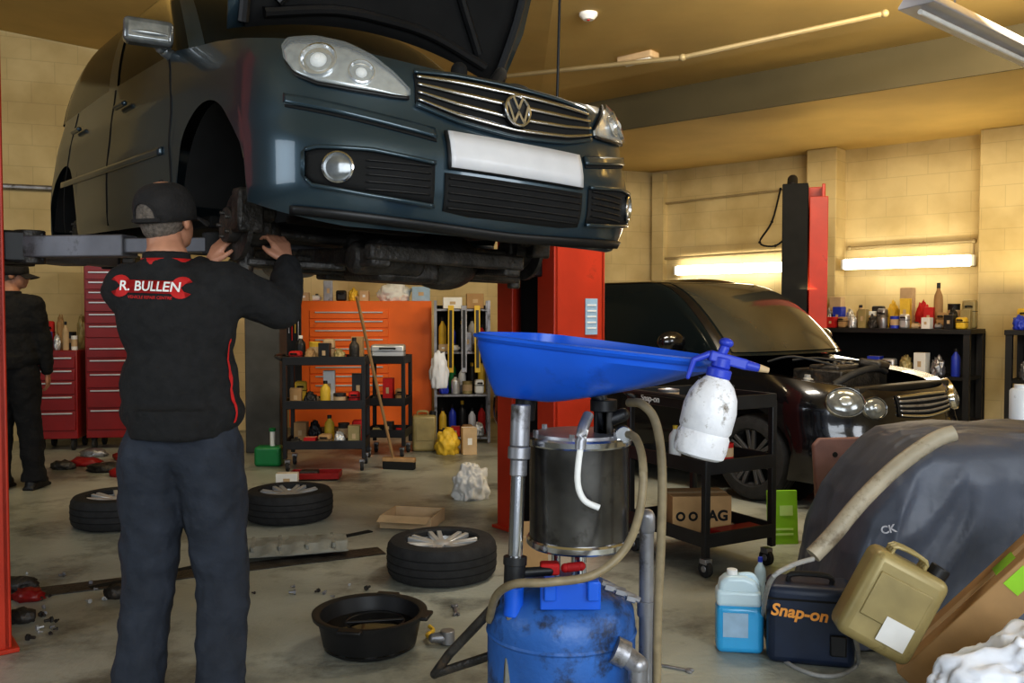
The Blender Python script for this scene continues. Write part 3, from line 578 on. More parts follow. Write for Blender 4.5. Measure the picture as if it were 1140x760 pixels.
    for s in 'LR':
        b.cap(J['hp'+s]+V((0,0,.02)),J['kn'+s],.120,.09); b.cap(J['kn'+s],J['an'+s]+V((0,0,.04)),.09,.082); b.cyl(J['an'+s]+V((0,0,.06)),J['an'+s]+V((0,-.005,-.03)),.086,.092)
        b.sph(J['hp'+s]+V((0,-.03,.0)),(.098,.085,.12))
    remesh(b.out('trousers',tm,t,dbl=False),.010,5,.024,.11,.011)
    for s in 'LR':
        a=J['an'+s]; b=B(); b.cap(V((a.x,a.y-.05,.045)),V((a.x,a.y+.12,.045)),.045,.048); b.cap(V((a.x,a.y,.05)),a+V((0,0,.02)),.05,.05); b.box((a.x,a.y+.04,.012),(.09,.28,.024)); remesh(b.out('boot',m_blk,t,dbl=False),.009,2)
    return t,jk
ML=V((-1.11,3.0,0))
J=dict(head=V((-.05,.035,1.712)),neck=V((-.04,.0,1.575)),chest=V((-.005,0,1.34)),pelvis=V((.005,0,.96)),
 shL=V((-.165,.0,1.47)),elL=V((-.19,.24,1.36)),wrL=V((-.02,.34,1.56)),hdL=V((.35,.25,.75)),hnL=V((-.5,-.6,.3)),
 shR=V((.16,.02,1.475)),elR=V((.315,.12,1.40)),wrR=V((.305,.25,1.565)),hdR=V((-.40,.25,.8)),hnR=V((.6,-.5,.3)),
 hpL=V((-.09,0,.9)),knL=V((-.12,.02,.5)),anL=V((-.15,-.02,.09)),hpR=V((.09,0,.9)),knR=V((.125,.03,.5)),anR=V((.13,-.03,.09)),curl=.55)
man,jk=person('person','person in black fleece and dark cap, back turned, reaching into the raised car wheel arch',ML,J,R(-16),R(10),logo=True)
def project(me,X,jk,off=.005,cuts=2):
    bv=BVHTree.FromPolygons([v.co.copy() for v in jk.data.vertices],[tuple(p.vertices) for p in jk.data.polygons])
    bm=bmesh.new(); bm.from_mesh(me); bm.transform(X); bmesh.ops.triangulate(bm,faces=bm.faces)
    if cuts: bmesh.ops.subdivide_edges(bm,edges=bm.edges,cuts=cuts,use_grid_fill=True)
    for v in bm.verts:
        h=bv.ray_cast(V((v.co.x,-1,v.co.z)),V((0,1,0)))[0]
        if h: v.co.y=h.y-off
    bm.to_mesh(me); bm.free(); return me
X0=Matrix.Translation((-.055,0,1.475))@Matrix.Rotation(R(2),4,'Y')@Matrix.Rotation(PI/2,4,'X')
sp=B(); sp.prism([(-.08,-.021),(.08,-.021),(.08,.021),(-.08,.021)],0,.0005)
for s in (-1,1):
    pts=[]
    for k in range(20):
        a=R(32)+k/19*(2*PI-R(64)); pts.append((s*(.102+.036*math.cos(a)),.036*math.sin(a)))
    pts+= [(s*(.112),-.013),(s*.1,0),(s*.112,.013)]
    sp.prism(pts,0,.0005)
o=sp.out('logo_spanner',m_redt,man,dbl=False,flat=True); project(o.data,X0,jk,.004,3)
me=textmesh('R. BULLEN',.044,bold=.0009,ext=0); me.materials.clear(); me.materials.append(m_wh); o=link('logo_lettering',project(me,X0,jk,.008,1),man)
me=textmesh('VEHICLE REPAIR CENTRE',.0135,bold=.0003,ext=0); me.materials.clear(); me.materials.append(m_redt); link('logo_small_lettering',project(me,Matrix.Translation((.003,0,-.035))@X0,jk,.006,1),man)
b=B(); b.tube([V((.215,-.06,z)) for z in (1.3,1.2,1.1,1.02)],.006,6); bb=b.out('side_piping',m_redt,man)
bv=BVHTree.FromPolygons([v.co.copy() for v in jk.data.vertices],[tuple(p.vertices) for p in jk.data.polygons])
for v in bb.data.vertices:
    h=bv.find_nearest(v.co)[0]
    if h: v.co=h+(v.co-h).normalized()*.004
J2=dict(head=V((.02,.02,1.68)),neck=V((.0,0,1.53)),chest=V((0,0,1.3)),pelvis=V((0,0,.93)),shL=V((-.17,.0,1.43)),elL=V((-.2,.03,1.15)),wrL=V((-.14,-.2,1.12)),hdL=V((.2,-.5,-.1)),hnL=V((-.2,.1,.9)),
 shR=V((.17,.0,1.43)),elR=V((.22,.05,1.15)),wrR=V((.22,.1,.92)),hdR=V((.0,.15,-.9)),hnR=V((.9,.1,.2)),hpL=V((-.09,0,.88)),knL=V((-.11,.03,.48)),anL=V((-.12,0,.09)),hpR=V((.09,0,.88)),knR=V((.11,.03,.48)),anR=V((.13,.05,.09)),curl=.4)
p=gr(16,545); person('person','person in dark work clothes cut off by the left edge beside the red cabinets',(p.x,p.y,0),J2,R(-70),0,tm=m_dkt)
# ---------------------------------------------------------------- drainer
DR=V((.13,2.35,0)); dr=thing('oil_drainer','blue wheeled waste oil drainer with a wide funnel and smoked canister','oil drainer',DR); X=Matrix.Translation(-DR)
def D(px,py,Y): return at(px,py,Y)
b=B(); b.lathe([(0,.1),(.12,.1),(.18,.13),(.195,.17),(.195,.58),(.19,.62),(.165,.655),(.12,.68),(.06,.692),(0,.695)],n=48); tk=b.out('tank',m_bluetank,dr)
for z in (.2,.56): b=B(); b.lathe([(.1955,z-.006),(.199,z),(.1955,z+.006)],n=48); b.out('tank_seam',m_bluetank,tk)
b=B(X=X); b.box(D(635,663,2.19),(.15,.012,.07)); b.box(D(612,655,2.19),(.03,.05,.05)); b.box(D(660,655,2.19),(.03,.05,.05)); b.out('tank_bracket',m_blue,tk,bev=.004)
b=B(X=X); p=D(640,785,2.155); b.box(p,(.11,.006,.1)); b.out('tank_label',m_wh,tk)
b=B(); b.box((0,0,.09),(.42,.36,.03)); b.out('base_frame',m_bluetank,dr,bev=.006)
for x,y in ((-.18,-.14),(.18,-.14),(-.18,.14),(.18,.14)):
    b=B(); b.cyl((x-.012,y,.04),(x+.012,y,.04),.04); w=b.out('caster',m_rub,dr,bev=.004); b=B(); b.box((x,y,.07),(.035,.03,.04)); b.out('caster_fork',m_steel,w,bev=.003)
cx=V(((645-570)/1000*2.35,2.35,0))-DR
b=B(); b.lathe([(0,.80),(.125,.80),(.13,.805),(.13,1.055),(.125,1.06),(0,1.06)],c=cx,n=48); cn=b.out('canister',m_smoke,dr)
for z0 in (.785,1.05): b=B(); b.lathe([(0,z0),(.134,z0),(.138,z0+.005),(.138,z0+.018),(.134,z0+.023),(0,z0+.023)],c=cx,n=48); b.out('canister_ring',m_chrome,cn)
b=B(); b.lathe([(.0,1.073),(.12,1.073),(.118,1.08),(.0,1.085)],c=cx,n=40)
for k in range(6): a=k*PI/3+.3; b.cyl(cx+V((.12*math.cos(a),.12*math.sin(a),1.07)),cx+V((.12*math.cos(a),.12*math.sin(a),1.09)),.008,n=6)
b.out('canister_lid',m_steel,cn)
b=B(X=X); p=D(672,470,2.33); b.cap(p+V((0,0,-.05)),p+V((0,0,.04)),.026); b.cap(p,p+V((.05,0,.02)),.018); b.cyl(p+V((.0,-.0,.03)),p+V((0,0,.06)),.035); b.cap(p+V((-.01,0,.06)),p+V((-.04,0,.12)),.02); b.out('valve_head',m_blk,dr,bev=.002)
b=B(X=X); p=D(694,483,2.28); b.cyl(p+V((0,-.02,0)),p+V((0,.02,0)),.022); b.out('valve_nut',m_chrome,dr,bev=.002)
b=B(X=X); p=D(612,632,2.28); b.box(p,(.05,.04,.03)); b.cap(p+V((.04,0,0)),p+V((.08,0,.005)),.012); b.out('red_valve',m_redt,dr,bev=.006)
b=B(X=X); b.cyl((cx+DR)+V((0,0,.69)),(cx+DR)+V((0,0,.79)),.02); b.cyl((cx+DR)+V((-.06,0,.66)),(cx+DR)+V((-.06,0,.79)),.012); b.out('drain_neck',m_chrome,dr)
b=B(X=X)
for px_,py_ in ((678,652),(690,657),(702,664)): b.cyl(D(px_,py_,2.25)-V((.01,0,0)),D(px_,py_,2.25)+V((.012,0,-.006)),.012,n=6)
b.tube([D(670,648,2.25),D(690,657,2.25),D(712,668,2.25)],.008,8); b.out('brass_fitting',m_steel,dr)
pt,pb=D(580,450,2.28),V(((562-570)/1000*2.2,2.2,.1))
b=B(X=X); b.cyl(pt,pb,.0185); pole=b.out('pole',m_chrome,dr); pd=(pb-pt)
def pf(f): return pt+pd*f
b=B(X=X); b.cyl(pf(.0),pf(.1),.025); b.cyl(pf(.1),pf(.13),.029); b.cyl(pf(.13),pf(.17),.022); b.out('pole_clamp',m_steel,pole,bev=.003)
b=B(X=X); b.cyl(pf(.38),pf(.43),.027); b.cyl(pf(.36),pf(.38),.03); b.cap(pf(.40),pf(.40)+V((.09,.02,0)),.012); b.out('pole_collar',m_blk,pole,bev=.003)
b=B(X=X); b.cyl(pf(.43),pf(.5),.025); b.out('pole_sleeve',m_blue,pole,bev=.003)
b=B(X=X); p=V((.352,2.33,0)); b.cyl(p+V((0,0,.1)),p+V((0,0,.83)),.019); b.cyl(p+V((0,0,.6)),p+V((0,0,.64)),.024); b.cap(p+V((0,0,.83)),p+V((0,0,.86)),.022); b.out('handle_post',m_steel,dr)
b=B(X=X); b.cap(D(695,728,2.2),D(710,740,2.18),.026); b.cap(D(710,740,2.18),D(710,790,2.18),.024); b.cyl(D(683,722,2.2),D(697,729,2.2),.034); b.out('outlet_elbow',m_steel,dr)
def hose(name,P,r,m,label=None):
    b=B(X=X); b.tube([D(*p) for p in P],r,12,8); return b.out(name,m,dr)
hose('tan_hose',[(700,448,2.3),(715,450,2.26),(730,470,2.24),(737,520,2.22),(736,600,2.22),(732,690,2.22),(731,790,2.22)],.0115,m_tanh)
hose('grey_hose',[(692,482,2.3),(708,488,2.22),(716,520,2.16),(712,570,2.14),(695,612,2.14),(660,640,2.12),(610,648,2.1),(572,650,2.12),(552,664,2.2),(545,690,2.3)],.0105,m_tanh)
b=B(X=X); b.cap(D(553,672,2.3),D(500,728,2.42),.013); b.cap(D(500,728,2.42),D(484,750,2.45),.013); b.cap(D(484,750,2.45),D(545,730,2.36),.012); b.out('splayed_leg',m_grease,dr)
hose('white_tube',[(652,478,2.2),(646,500,2.19),(643,535,2.185),(650,556,2.18),(667,565,2.18)],.008,m_wh)
hose('pole_valve_lever',[(655,462,2.24),(648,480,2.2),(646,500,2.19)],.014,m_steel)
# funnel
fa,fb=at(563,371,2.42),at(792,400,2.08); ax=(fb-fa); L=ax.length; ax.normalize(); ay=V((-ax.y,ax.x,-.03)); ay=(ay-ax*ay.dot(ax)).normalized(); az=ax.cross(ay)
FM=Matrix((( ax.x,ay.x,az.x,fa.x),(ax.y,ay.y,az.y,fa.y),(ax.z,ay.z,az.z,fa.z),(0,0,0,1)))
poly=[(0,-.11),(.03,-.165),(.10,-.185),(.28,-.17),(.45,-.125),(L*.97,-.085),(L,-.05),(L,.05),(L*.97,.085),(.45,.125),(.28,.17),(.10,.185),(.03,.165),(0,.11)]
def rnd(poly,n=3):
    for _ in range(n):
        q=[]
        for i in range(len(poly)):
            a,b_=V(poly[i]),V(poly[(i+1)%len(poly)]); q+= [tuple(a*.75+b_*.25),tuple(a*.25+b_*.75)]
        poly=q
    return poly
poly=rnd(poly,2); b=B(X=X@FM); rows=[]
for lam,dz in ((-.035,-.014),(-.04,0),(0,.002),(.02,-.028),(.35,-.08),(.7,-.126),(.93,-.152),(1.0,-.158),(1.1,-.162)):
    r_=[]
    for x,y in poly:
        bx_,by_=.025+(x/L)*.15,y*.42; r_.append(V((x+(bx_-x)*lam if lam<=1 else .09+(bx_-.09)*.35,y+(by_-y)*lam if lam<=1 else by_*.35,dz)))
    rows.append(r_)
b.grid(rows,True); fu=b.out('funnel',m_blue,dr,sol=.004)
b=B(X=X@FM); b.tube([V((x+(x-.25)*.04,y*1.03,-.004)) for x,y in poly+poly[:1]],.0045,8,0); b.out('funnel_rim',m_blue,fu)
b=B(X=X@FM); b.cyl((.085,0,-.22),(.085,0,-.155),.028); b.out('funnel_outlet',m_blk,fu)
# spray bottle
p0,p1=at(777,508,1.97),at(799,420,1.97); d=(p1-p0).normalized(); q=d.to_track_quat('Z','Y')
sb=thing('spray_bottle','dirty white pump spray bottle with blue trigger head beside the funnel end','spray bottle',p0); sb.rotation_mode='QUATERNION'; sb.rotation_quaternion=q
b=B(); b.lathe([(0,0),(.046,0),(.055,.006),(.058,.02),(.058,.05),(.054,.058),(.058,.066),(.059,.11),(.053,.14),(.04,.165),(.026,.178),(.024,.19),(0,.19)],n=36)
o=b.out('bottle_body',m_grimy,sb)
qi=q.inverted(); xr=(qi@V((1,0,0))); xr.z=0; xr.normalize(); Xs=Matrix(((xr.x,-xr.y,0,0),(xr.y,xr.x,0,0),(0,0,1,0),(0,0,0,1)))
b=B(X=Xs); b.cyl((0,0,.178),(0,0,.2),.027); b.cyl((0,0,.2),(0,0,.225),.021); b.box((.012,0,.222),(.085,.028,.024),(0,.02,0)); b.cyl((-.005,0,.225),(.0,0,.252),.011); b.sph((.0,0,.258),(.016,.016,.011)); hd=b.out('pump_head',m_blued,sb,bev=.004)
b=B(X=Xs); b.cap((-.03,0,.225),(-.060,0,.205),.008,.007); b.cap((-.060,0,.205),(-.064,0,.165),.007,.005); b.out('trigger',m_blued,hd)
b=B(X=Xs); b.cyl((.05,0,.221),(.083,0,.221),.012,.009); b.out('nozzle',m_blued,hd,bev=.002); b=B(X=Xs); b.cyl((.083,0,.221),(.105,0,.221),.009,.006); b.out('nozzle_tip',m_card2,hd)
b=B(X=Xs); b.box((.0,0,.168),(.08,.01,.008)); b.out('neck_bracket',m_blk,sb,bev=.002)
# ---------------------------------------------------------------- trolleys and generic items
def trolley(name,label,loc,rz,w,d,h,zs,m=m_blk,group=None,hd=True):
    t=thing(name,label,'trolley',loc,rz)
    for z in zs:
        b=B(); b.box((0,0,z),(w,d,.012))
        for s in (-1,1): b.box((s*w/2,0,z+.03),(.012,d,.075)); b.box((0,s*d/2,z+.03),(w,.012,.075))
        b.out('shelf',m,t,bev=.004)
    for sx in (-1,1):
        for sy in (-1,1):
            b=B(); b.box((sx*(w/2-.012),sy*(d/2-.012),h/2+.05),(.035,.035,h-.12)); b.out('upright',m,t,bev=.004)
            b=B(); b.cyl((sx*(w/2-.03)-.014,sy*(d/2-.03),.045),(sx*(w/2-.03)+.014,sy*(d/2-.03),.045),.045); w_=b.out('caster',m_rub,t,bev=.005)
            b=B(); b.box((sx*(w/2-.03),sy*(d/2-.03),.085),(.045,.05,.03)); b.cyl((sx*(w/2-.03)-.018,sy*(d/2-.03),.045),(sx*(w/2-.03)+.018,sy*(d/2-.03),.045),.018); b.out('caster_fork',m_steel,w_,bev=.003)
    if hd: b=B(); b.tube([(-w/2,-d*.4,h-.02),(-w/2-.07,-d*.38,h+.02),(-w/2-.07,d*.38,h+.02),(-w/2,d*.4,h-.02)],.012,8); b.out('handle',m,t)
    return t
RA=R(30); near=gr(785,645); w_,d_=.5,.66
ctr=near+V((math.cos(RA),math.sin(RA),0))*w_*.5+V((-math.sin(RA),math.cos(RA),0))*d_*.5
tr=trolley('utility_trolley','black three shelf trolley standing between the drainer and the black car',(ctr.x,ctr.y,0),RA,w_,d_,.92,(.17,.55,.88))
text('shelf_lettering','Snap-on',.05,m_wh,tr,(-w_/2-.008,.12,.905),(PI/2,0,-PI/2),bold=.001)
def lt(x,y,z): return ctr+V((math.cos(RA)*x-math.sin(RA)*y,math.sin(RA)*x+math.cos(RA)*y,z))
def carton(label,loc,size,rz=0,m=m_card,rot=None,group=None,name='cardboard_box',tape=True,cat='box'):
    t=thing(name,label,cat,loc,rz,group,rot); w,d,h=size; b=B(); b.box((0,0,h/2),(w,d,h)); b.out('carton_body',m,t,bev=.004)
    if tape:
        b=B(); b.box((0,0,h+.0006),(w*1.002,min(.05,d*.25),.0012)); b.out('tape',m_card2 if m!=m_card2 else m_wh,t)
        b=B(); b.box((0,-d/2-.0006,h*.5),(w*.3,.0012,h*.25)); b.out('label',m_card2 if m!=m_card2 else m_wh,t)
    return t
fb_=carton('brown cardboard bearing box with dark lettering on the trolley lowest shelf',lt(-.03,-.01,.18),(.33,.24,.2),R(4),name='bearing_box',tape=False)
text('box_lettering','FAG',.08,m_blk2,fb_,(.07,-.1215,.09),(PI/2,0,0),bold=.003)
for lx_ in (-.12,-.05): b=B(); b.lathe([(.014,-.001),(.026,-.001),(.026,.001),(.014,.001)],M=Matrix.Translation((lx_,-.1215,.09))@Matrix.Rotation(PI/2,4,'X')); b.out('box_logo',m_blk2,fb_)
b=B(); b.box((0,0,.2006),(.332,.05,.0012)); b.out('tape',m_card2,fb_)
def bottle(label,loc,h=.2,r=.04,m=m_white,cm=m_blk,kind=0,name='bottle',cat='bottle',group=None):
    t=thing(name,label,cat,loc,random.random()*2,group); b=B()
    pr=[(0,0),(r*.95,0),(r,h*.03),(r,h*.62),(r*.9,h*.72),(r*.4,h*.84),(r*.36,h*.9),(0,h*.9)] if kind==0 else [(0,0),(r,0),(r,h*.82),(r*.85,h*.88),(r*.5,h*.9),(0,h*.9)]
    b.lathe(pr,n=20); b.out('bottle_body',m,t); b=B(); rr=r*.42 if kind==0 else r*.6; b.cyl((0,0,h*.88),(0,0,h),rr,n=16); b.out('bottle_cap',cm,t,bev=.002); return t
def tin(label,loc,h=.12,r=.05,m=m_steel,name='tin',group=None):
    t=thing(name,label,'tin',loc,0,group); b=B(); b.lathe([(0,0),(r,0),(r*1.03,.004),(r,.01),(r,h-.01),(r*1.03,h-.004),(r,h),(r*.9,h-.006),(0,h-.006)],n=24); b.out('tin_body',m,t); b=B(); b.lathe([(r*1.004,h*.25),(r*1.004,h*.75)],n=24); b.out('tin_label',m_card2,t); return t
def tool_spanner(label,loc,L=.18,rz=0,m=m_steel,name='spanner',rot=None,group=None):
    b=B(); b.beam((-L/2,0,.006),(L/2,0,.006),.014,.007)
    for s in (-1,1):
        pts=[]
        for k in range(14):
            a=R(35)+k/13*(2*PI-R(70)); pts.append((s*(L/2+.012)+s*.017*math.cos(a),.017*math.sin(a)))
        pts.append((s*(L/2+.008),0)); b.prism(pts,.001,.011)
    o=tag(b.out(name,m,bev=.0015,dbl=False),label,'tool',group); o.location=loc; o.rotation_euler=rot or (0,0,rz); return o
def lump(name,label,cat,c,r,m,amp=.25,fr=3,seed=0,sub=4,group=None,flat=True,soft=0,vor=0):
    bm=bmesh.new(); bmesh.ops.create_icosphere(bm,subdivisions=sub,radius=1)
    for v in bm.verts:
        n=v.co.normalized(); k=1+amp*noise.noise(n*fr+V((seed,seed*2,0)))+amp*.4*noise.noise(n*fr*2.3+V((seed,0,3)))
        if vor:
            w=n+V((noise.noise(n*3+V((seed,0,0))),noise.noise(n*3+V((0,seed,0))),noise.noise(n*3+V((0,0,seed)))))*.25
            for f_,a_ in ((1.6,1.0),(3.4,.55)):
                dd=noise.voronoi(w*f_+V((seed,1,2)))[0]; k+=vor*a_*(.25-min(dd[1]-dd[0],.6))*.9
        elif not soft: k-=amp*.5*abs(noise.noise(n*fr*1.6+V((0,seed,9))))
        else: k+=soft*(1-2*abs(noise.noise(n*fr*1.9+V((seed,5,seed)))))**3
        v.co=V((n.x*r[0],n.y*r[1],n.z*r[2]))*k
        if flat and v.co.z<-r[2]*.55: v.co.z=-r[2]*.55
    for _ in range(2 if soft else 0): bmesh.ops.smooth_vert(bm,verts=bm.verts,factor=.5,use_axis_x=True,use_axis_y=True,use_axis_z=True)
    for f in bm.faces: f.smooth=True
    me=bpy.data.meshes.new(name); bm.to_mesh(me); bm.free(); me.materials.append(m); o=link(name,me); o.location=V(c)+V((0,0,r[2]*.55 if flat else 0)); return tag(o,label,cat,group)
def case(label,loc,size,rz,m,hm=m_blk,name='tool_case'):
    t=thing(name,label,'case',loc,rz); w,d,h=size; b=B(); b.box((0,0,h/2),(w,d,h)); b.out('case_body',m,t,bev=min(.02,h*.2)); b=B(); b.box((0,0,h*.6),(w*1.01,d*1.01,.006)); b.out('lid_seam',m_blk2,t)
    b=B(); b.tube([(-w*.2,-d/2,h*.75),(-w*.2,-d/2-.03,h*.78),(w*.2,-d/2-.03,h*.78),(w*.2,-d/2,h*.75)],.008,6,3); b.out('case_handle',hm,t); return t
def drill(label,loc,rz,m):
    t=thing('power_drill',label,'power tool',loc,rz); b=B(); b.cap((-.08,0,.17),(.05,0,.17),.035); b.box((-.05,0,.09),(.045,.04,.13),(0,.15,0)); b.out('drill_body',m,t,bev=.008); b=B(); b.cyl((.07,0,.17),(.13,0,.17),.025,.014); b.out('chuck',m_blk,t); b=B(); b.box((-.05,0,.025),(.1,.06,.05)); b.out('battery',m_blk,t,bev=.006); return t
def filt(label,loc,s,rz,m):
    t=thing('spare_part',label,'spare part',loc,rz); b=B(); b.cyl((-s*.45,0,s*.3),(s*.3,0,s*.3),s*.3,n=18); b.cyl((s*.3,0,s*.3),(s*.48,0,s*.3),s*.14,n=14); b.out('part_body',m,t,bev=.004); b=B(); b.box((0,0,s*.66),(s*.3,s*.12,s*.16)); b.out('part_lug',m_grease,t,bev=.003); return t
ordw=['first','second','third','fourth','fifth','sixth','seventh','eighth','ninth','tenth','eleventh','twelfth','thirteenth','fourteenth','fifteenth','sixteenth','seventeenth','eighteenth']
CN=[(m_wh,'white'),(m_redt,'red'),(m_steel,'grey'),(m_card,'brown'),(m_blued,'blue'),(m_blk,'black'),(m_alu,'silver'),(m_yel,'yellow'),(m_khaki,'khaki'),(m_card2,'tan'),(m_grease,'oily')]
kinds=['box','rag','part','case','bottle','box','rag','tin','part','box','drill']
def fill(fn,n,x0,x1,desc,rz,seed=0,hm=1.0,dy=.05,start=0):
    sp_=(x1-x0)/n
    for k in range(n):
        kd=kinds[(k*3+seed*4)%11]; m,cn_=CN[(k*2+seed*5+k//3)%11]; p=fn(x0+sp_*(k+.5),random.uniform(-dy,dy)); w=sp_*random.uniform(.82,.97); tl='%s %s, %s from left on the '+desc; o=ordw[k+start]; rj=rz+random.uniform(-.12,.12)
        if kd=='box': carton(tl%(cn_,'box',o),p,(w*.9,min(w*.95,.16),(.07+.16*random.random())*hm),rj,m)
        elif kd=='bottle': bottle(tl%(cn_,'bottle',o),p,(.16+.1*random.random())*hm,min(w*.45,.045),m,m_blk if m!=m_blk else m_wh)
        elif kd=='tin': tin(tl%(cn_,'tin',o),p,.13*hm,min(w*.46,.06),m)
        elif kd=='part': filt(tl%(cn_,'cylindrical part',o),p,min(w*.92,.17),rj,m)
        elif kd=='rag': lump('rag',tl%(cn_,'rag heap',o),'rag',p,(w*.44,min(w*.42,.09),.09*hm),m,.35,3,k+seed*9,4,vor=.25)
        elif kd=='drill': drill(tl%(cn_,'power drill',o),p,rz,m) if w>.2 else case(tl%(cn_,'tool case',o),p,(w*.9,min(w,.12),.15*hm),rj,m)
        else: case(tl%(cn_,'tool case',o),p,(w*.93,min(w,.14),.12*hm),rj,m)
bottle('yellow capped white bottle on the right trolley middle shelf',lt(-.05,.15,.56),.18,.035,m_wh,m_yel); tin('small red tin on the right trolley middle shelf',lt(.1,-.1,.56),.1,.045,m_redt)
drill('red and black power drill standing on the right trolley middle shelf',lt(-.05,-.1,.56),RA+.6,m_redcab)
tin('flat grey tin on the right trolley top shelf',lt(-.1,.15,.89),.06,.06); lump('rag','dark blue rag on the right trolley top shelf','rag',lt(.08,-.05,.89),(.1,.12,.04),m_casebl,.3,3,51,3,soft=.1)
tool_spanner('chrome spanner on the right trolley bottom shelf beside the brown box',lt(.19,-.15,.178),.14,1.7+RA)
t=thing('socket_case','small red socket case on the right trolley bottom shelf front','case',lt(.03,-.26,.18),RA); b=B(); b.box((0,0,.025),(.3,.1,.05)); b.out('case_body',m_redcab,t,bev=.008); b=B(); b.box((0,-.052,.028),(.06,.008,.015)); b.out('latch',m_steel,t,bev=.002)
p=gr(365,520); L0=p; trolley('tool_trolley','black three shelf trolley loaded with parts in front of the orange cabinet',(p.x,p.y,0),R(4),.7,.42,.98,(.2,.55,.93))
p2=gr(433,506); trolley('tool_trolley','taller black trolley with a silver case behind the broom handle',(p2.x,p2.y,0),R(-4),.38,.38,.93,(.2,.5,.9),hd=False)
for zz_,nm in ((.94,'top'),(.56,'middle'),(.21,'bottom')):
    fill(lambda x,y:V((L0.x+x,L0.y-.09+y,zz_)),5,-.32,.32,'loaded trolley %s shelf front row'%nm,.06,int(zz_*10),.85,.01)
    fill(lambda x,y:V((L0.x+x,L0.y+.09+y,zz_)),5,-.32,.32,'loaded trolley %s shelf rear row'%nm,.06,int(zz_*10)+3,1.35,.01)
case('silver case on top of the taller trolley',(p2.x,p2.y,.91),(.32,.22,.16),.05,m_alu); fill(lambda x,y:V((p2.x+x,p2.y+y,.51)),3,-.17,.17,'taller trolley middle shelf',0,2,1.1,.02); fill(lambda x,y:V((p2.x+x,p2.y+y,.21)),3,-.17,.17,'taller trolley bottom shelf',0,6,1.1,.02)
# ---------------------------------------------------------------- cabinets
def cabinet(label,loc,rz,w,d,h,drawers,m,name='tool_cabinet',hm=m_alu,x0=None,x1=None,wheels=True):
    t=thing(name,label,'cabinet',loc,rz); zb=.12 if wheels else .02; b=B(); b.box((0,0,(h+zb)/2),(w,d,h-zb)); b.out('body',m,t,bev=.008)
    x0=-w/2+.02 if x0 is None else x0; x1=w/2-.02 if x1 is None else x1
    for z0,z1 in drawers:
        b=B(); b.box(((x0+x1)/2,-d/2-.006,(z0+z1)/2),(x1-x0,.02,z1-z0-.012)); dw=b.out('drawer',m,t,bev=.004)
        b=B(); b.box(((x0+x1)/2,-d/2-.022,z1-.025),((x1-x0)*.86,.016,.016)); b.out('drawer_handle',hm,dw,bev=.003)
    if wheels:
        for sx in (-1,1):
            for sy in (-1,1): b=B(); b.cyl((sx*(w/2-.06)-.015,sy*(d/2-.06),.055),(sx*(w/2-.06)+.015,sy*(d/2-.06),.055),.055); b.box((sx*(w/2-.06),sy*(d/2-.06),.11),(.05,.05,.03)); b.out('caster',m_rub,t,bev=.004)
    return t
TC=gr(122,500)+V((0,.2,0)); cabinet('tall red tool chest with many drawers, right one of the red pair',TC,R(8),.48,.45,1.86,[(.2,.42),(.42,.62),(.62,.78),(.78,.92),(.92,1.04),(1.12,1.26),(1.26,1.38),(1.38,1.5),(1.5,1.6),(1.6,1.7),(1.7,1.8)],m_redcab)
q=gr(66,500)+V((0,.1,0)); cabinet('low red roller cabinet with silver handles left of the tall red chest',q,R(8),.42,.45,1.0,[(.2,.4),(.4,.56),(.56,.7),(.7,.82),(.82,.95)],m_redcab)
fill(lambda x,y:V((q.x+x,q.y-.1+x*.14+y,1.0)),5,-.2,.2,'low red cabinet top front row',R(8),7,1.1,.01); fill(lambda x,y:V((q.x+x,q.y+.08+x*.14+y,1.0)),4,-.2,.2,'low red cabinet top rear row',R(8),9,2.4,.01)
carton('brown box on top of the tall red chest',TC+V((-.08,0,1.86)),(.24,.25,.12),.2); case('black case on top of the tall red chest',TC+V((.16,0,1.86)),(.14,.2,.1),.1,m_blk)
OC=at(403,345,10.1); cabinet('wide orange tool cabinet with silver edged drawers behind the trolleys',(OC.x,OC.y,0),R(6),1.55,.5,1.5,[(.5+.1*k,.6+.1*k) for k in range(9)],m_orange,x0=-.55,x1=.3)
t=thing('tool_board','narrow black tool board on the left front of the orange cabinet','tool board',(OC.x-.68,OC.y-.36,.35),R(6)); b=B(); b.box((0,0,.65),(.16,.03,1.1)); b.out('board',m_blk,t,bev=.004)
for k in range(4): b=B(); b.cyl((-.05+k*.033,-.025,.8-.08*(k%2)),(-.05+k*.033,-.025,1.1),.007,n=8); b.out('hanging_tool',(m_steel,m_redt,m_yel,m_steel)[k],t)
lump('cloth_pile','crumpled white cloth on top of the orange cabinet','cloth',(OC.x+.36,OC.y,1.5),(.17,.14,.13),m_wh,.3,3,3,vor=.3); carton('blue and white box on the right end of the orange cabinet',(OC.x+.66,OC.y+.03,1.5),(.2,.26,.16),R(6),m_lblue)
fill(lambda x,y:V((OC.x+x,OC.y+x*.105+y,1.5)),6,-.7,.1,'orange cabinet top',R(6),4,1.0)
p=at(514,345,9.6); rk=thing('storage_rack','grey storage rack full of bottles left of the red lift post','rack',(p.x,p.y,0),R(5))
for z in (.05,.5,.95,1.4): b=B(); b.box((0,0,z),(.58,.35,.025)); b.out('shelf',m_steel,rk,bev=.004)
for sx in (-1,1):
    for sy in (-1,1): b=B(); b.box((sx*.28,sy*.165,.75),(.03,.03,1.5)); b.out('upright',m_steel,rk)
b=B(); b.box((0,.18,.75),(.56,.01,1.4)); b.out('back_panel',m_blk2,rk)
RK=p; cols=[(m_yel,'yellow'),(m_white,'white'),(m_blued,'blue'),(m_redt,'red'),(m_blk,'black'),(m_greend,'green')]
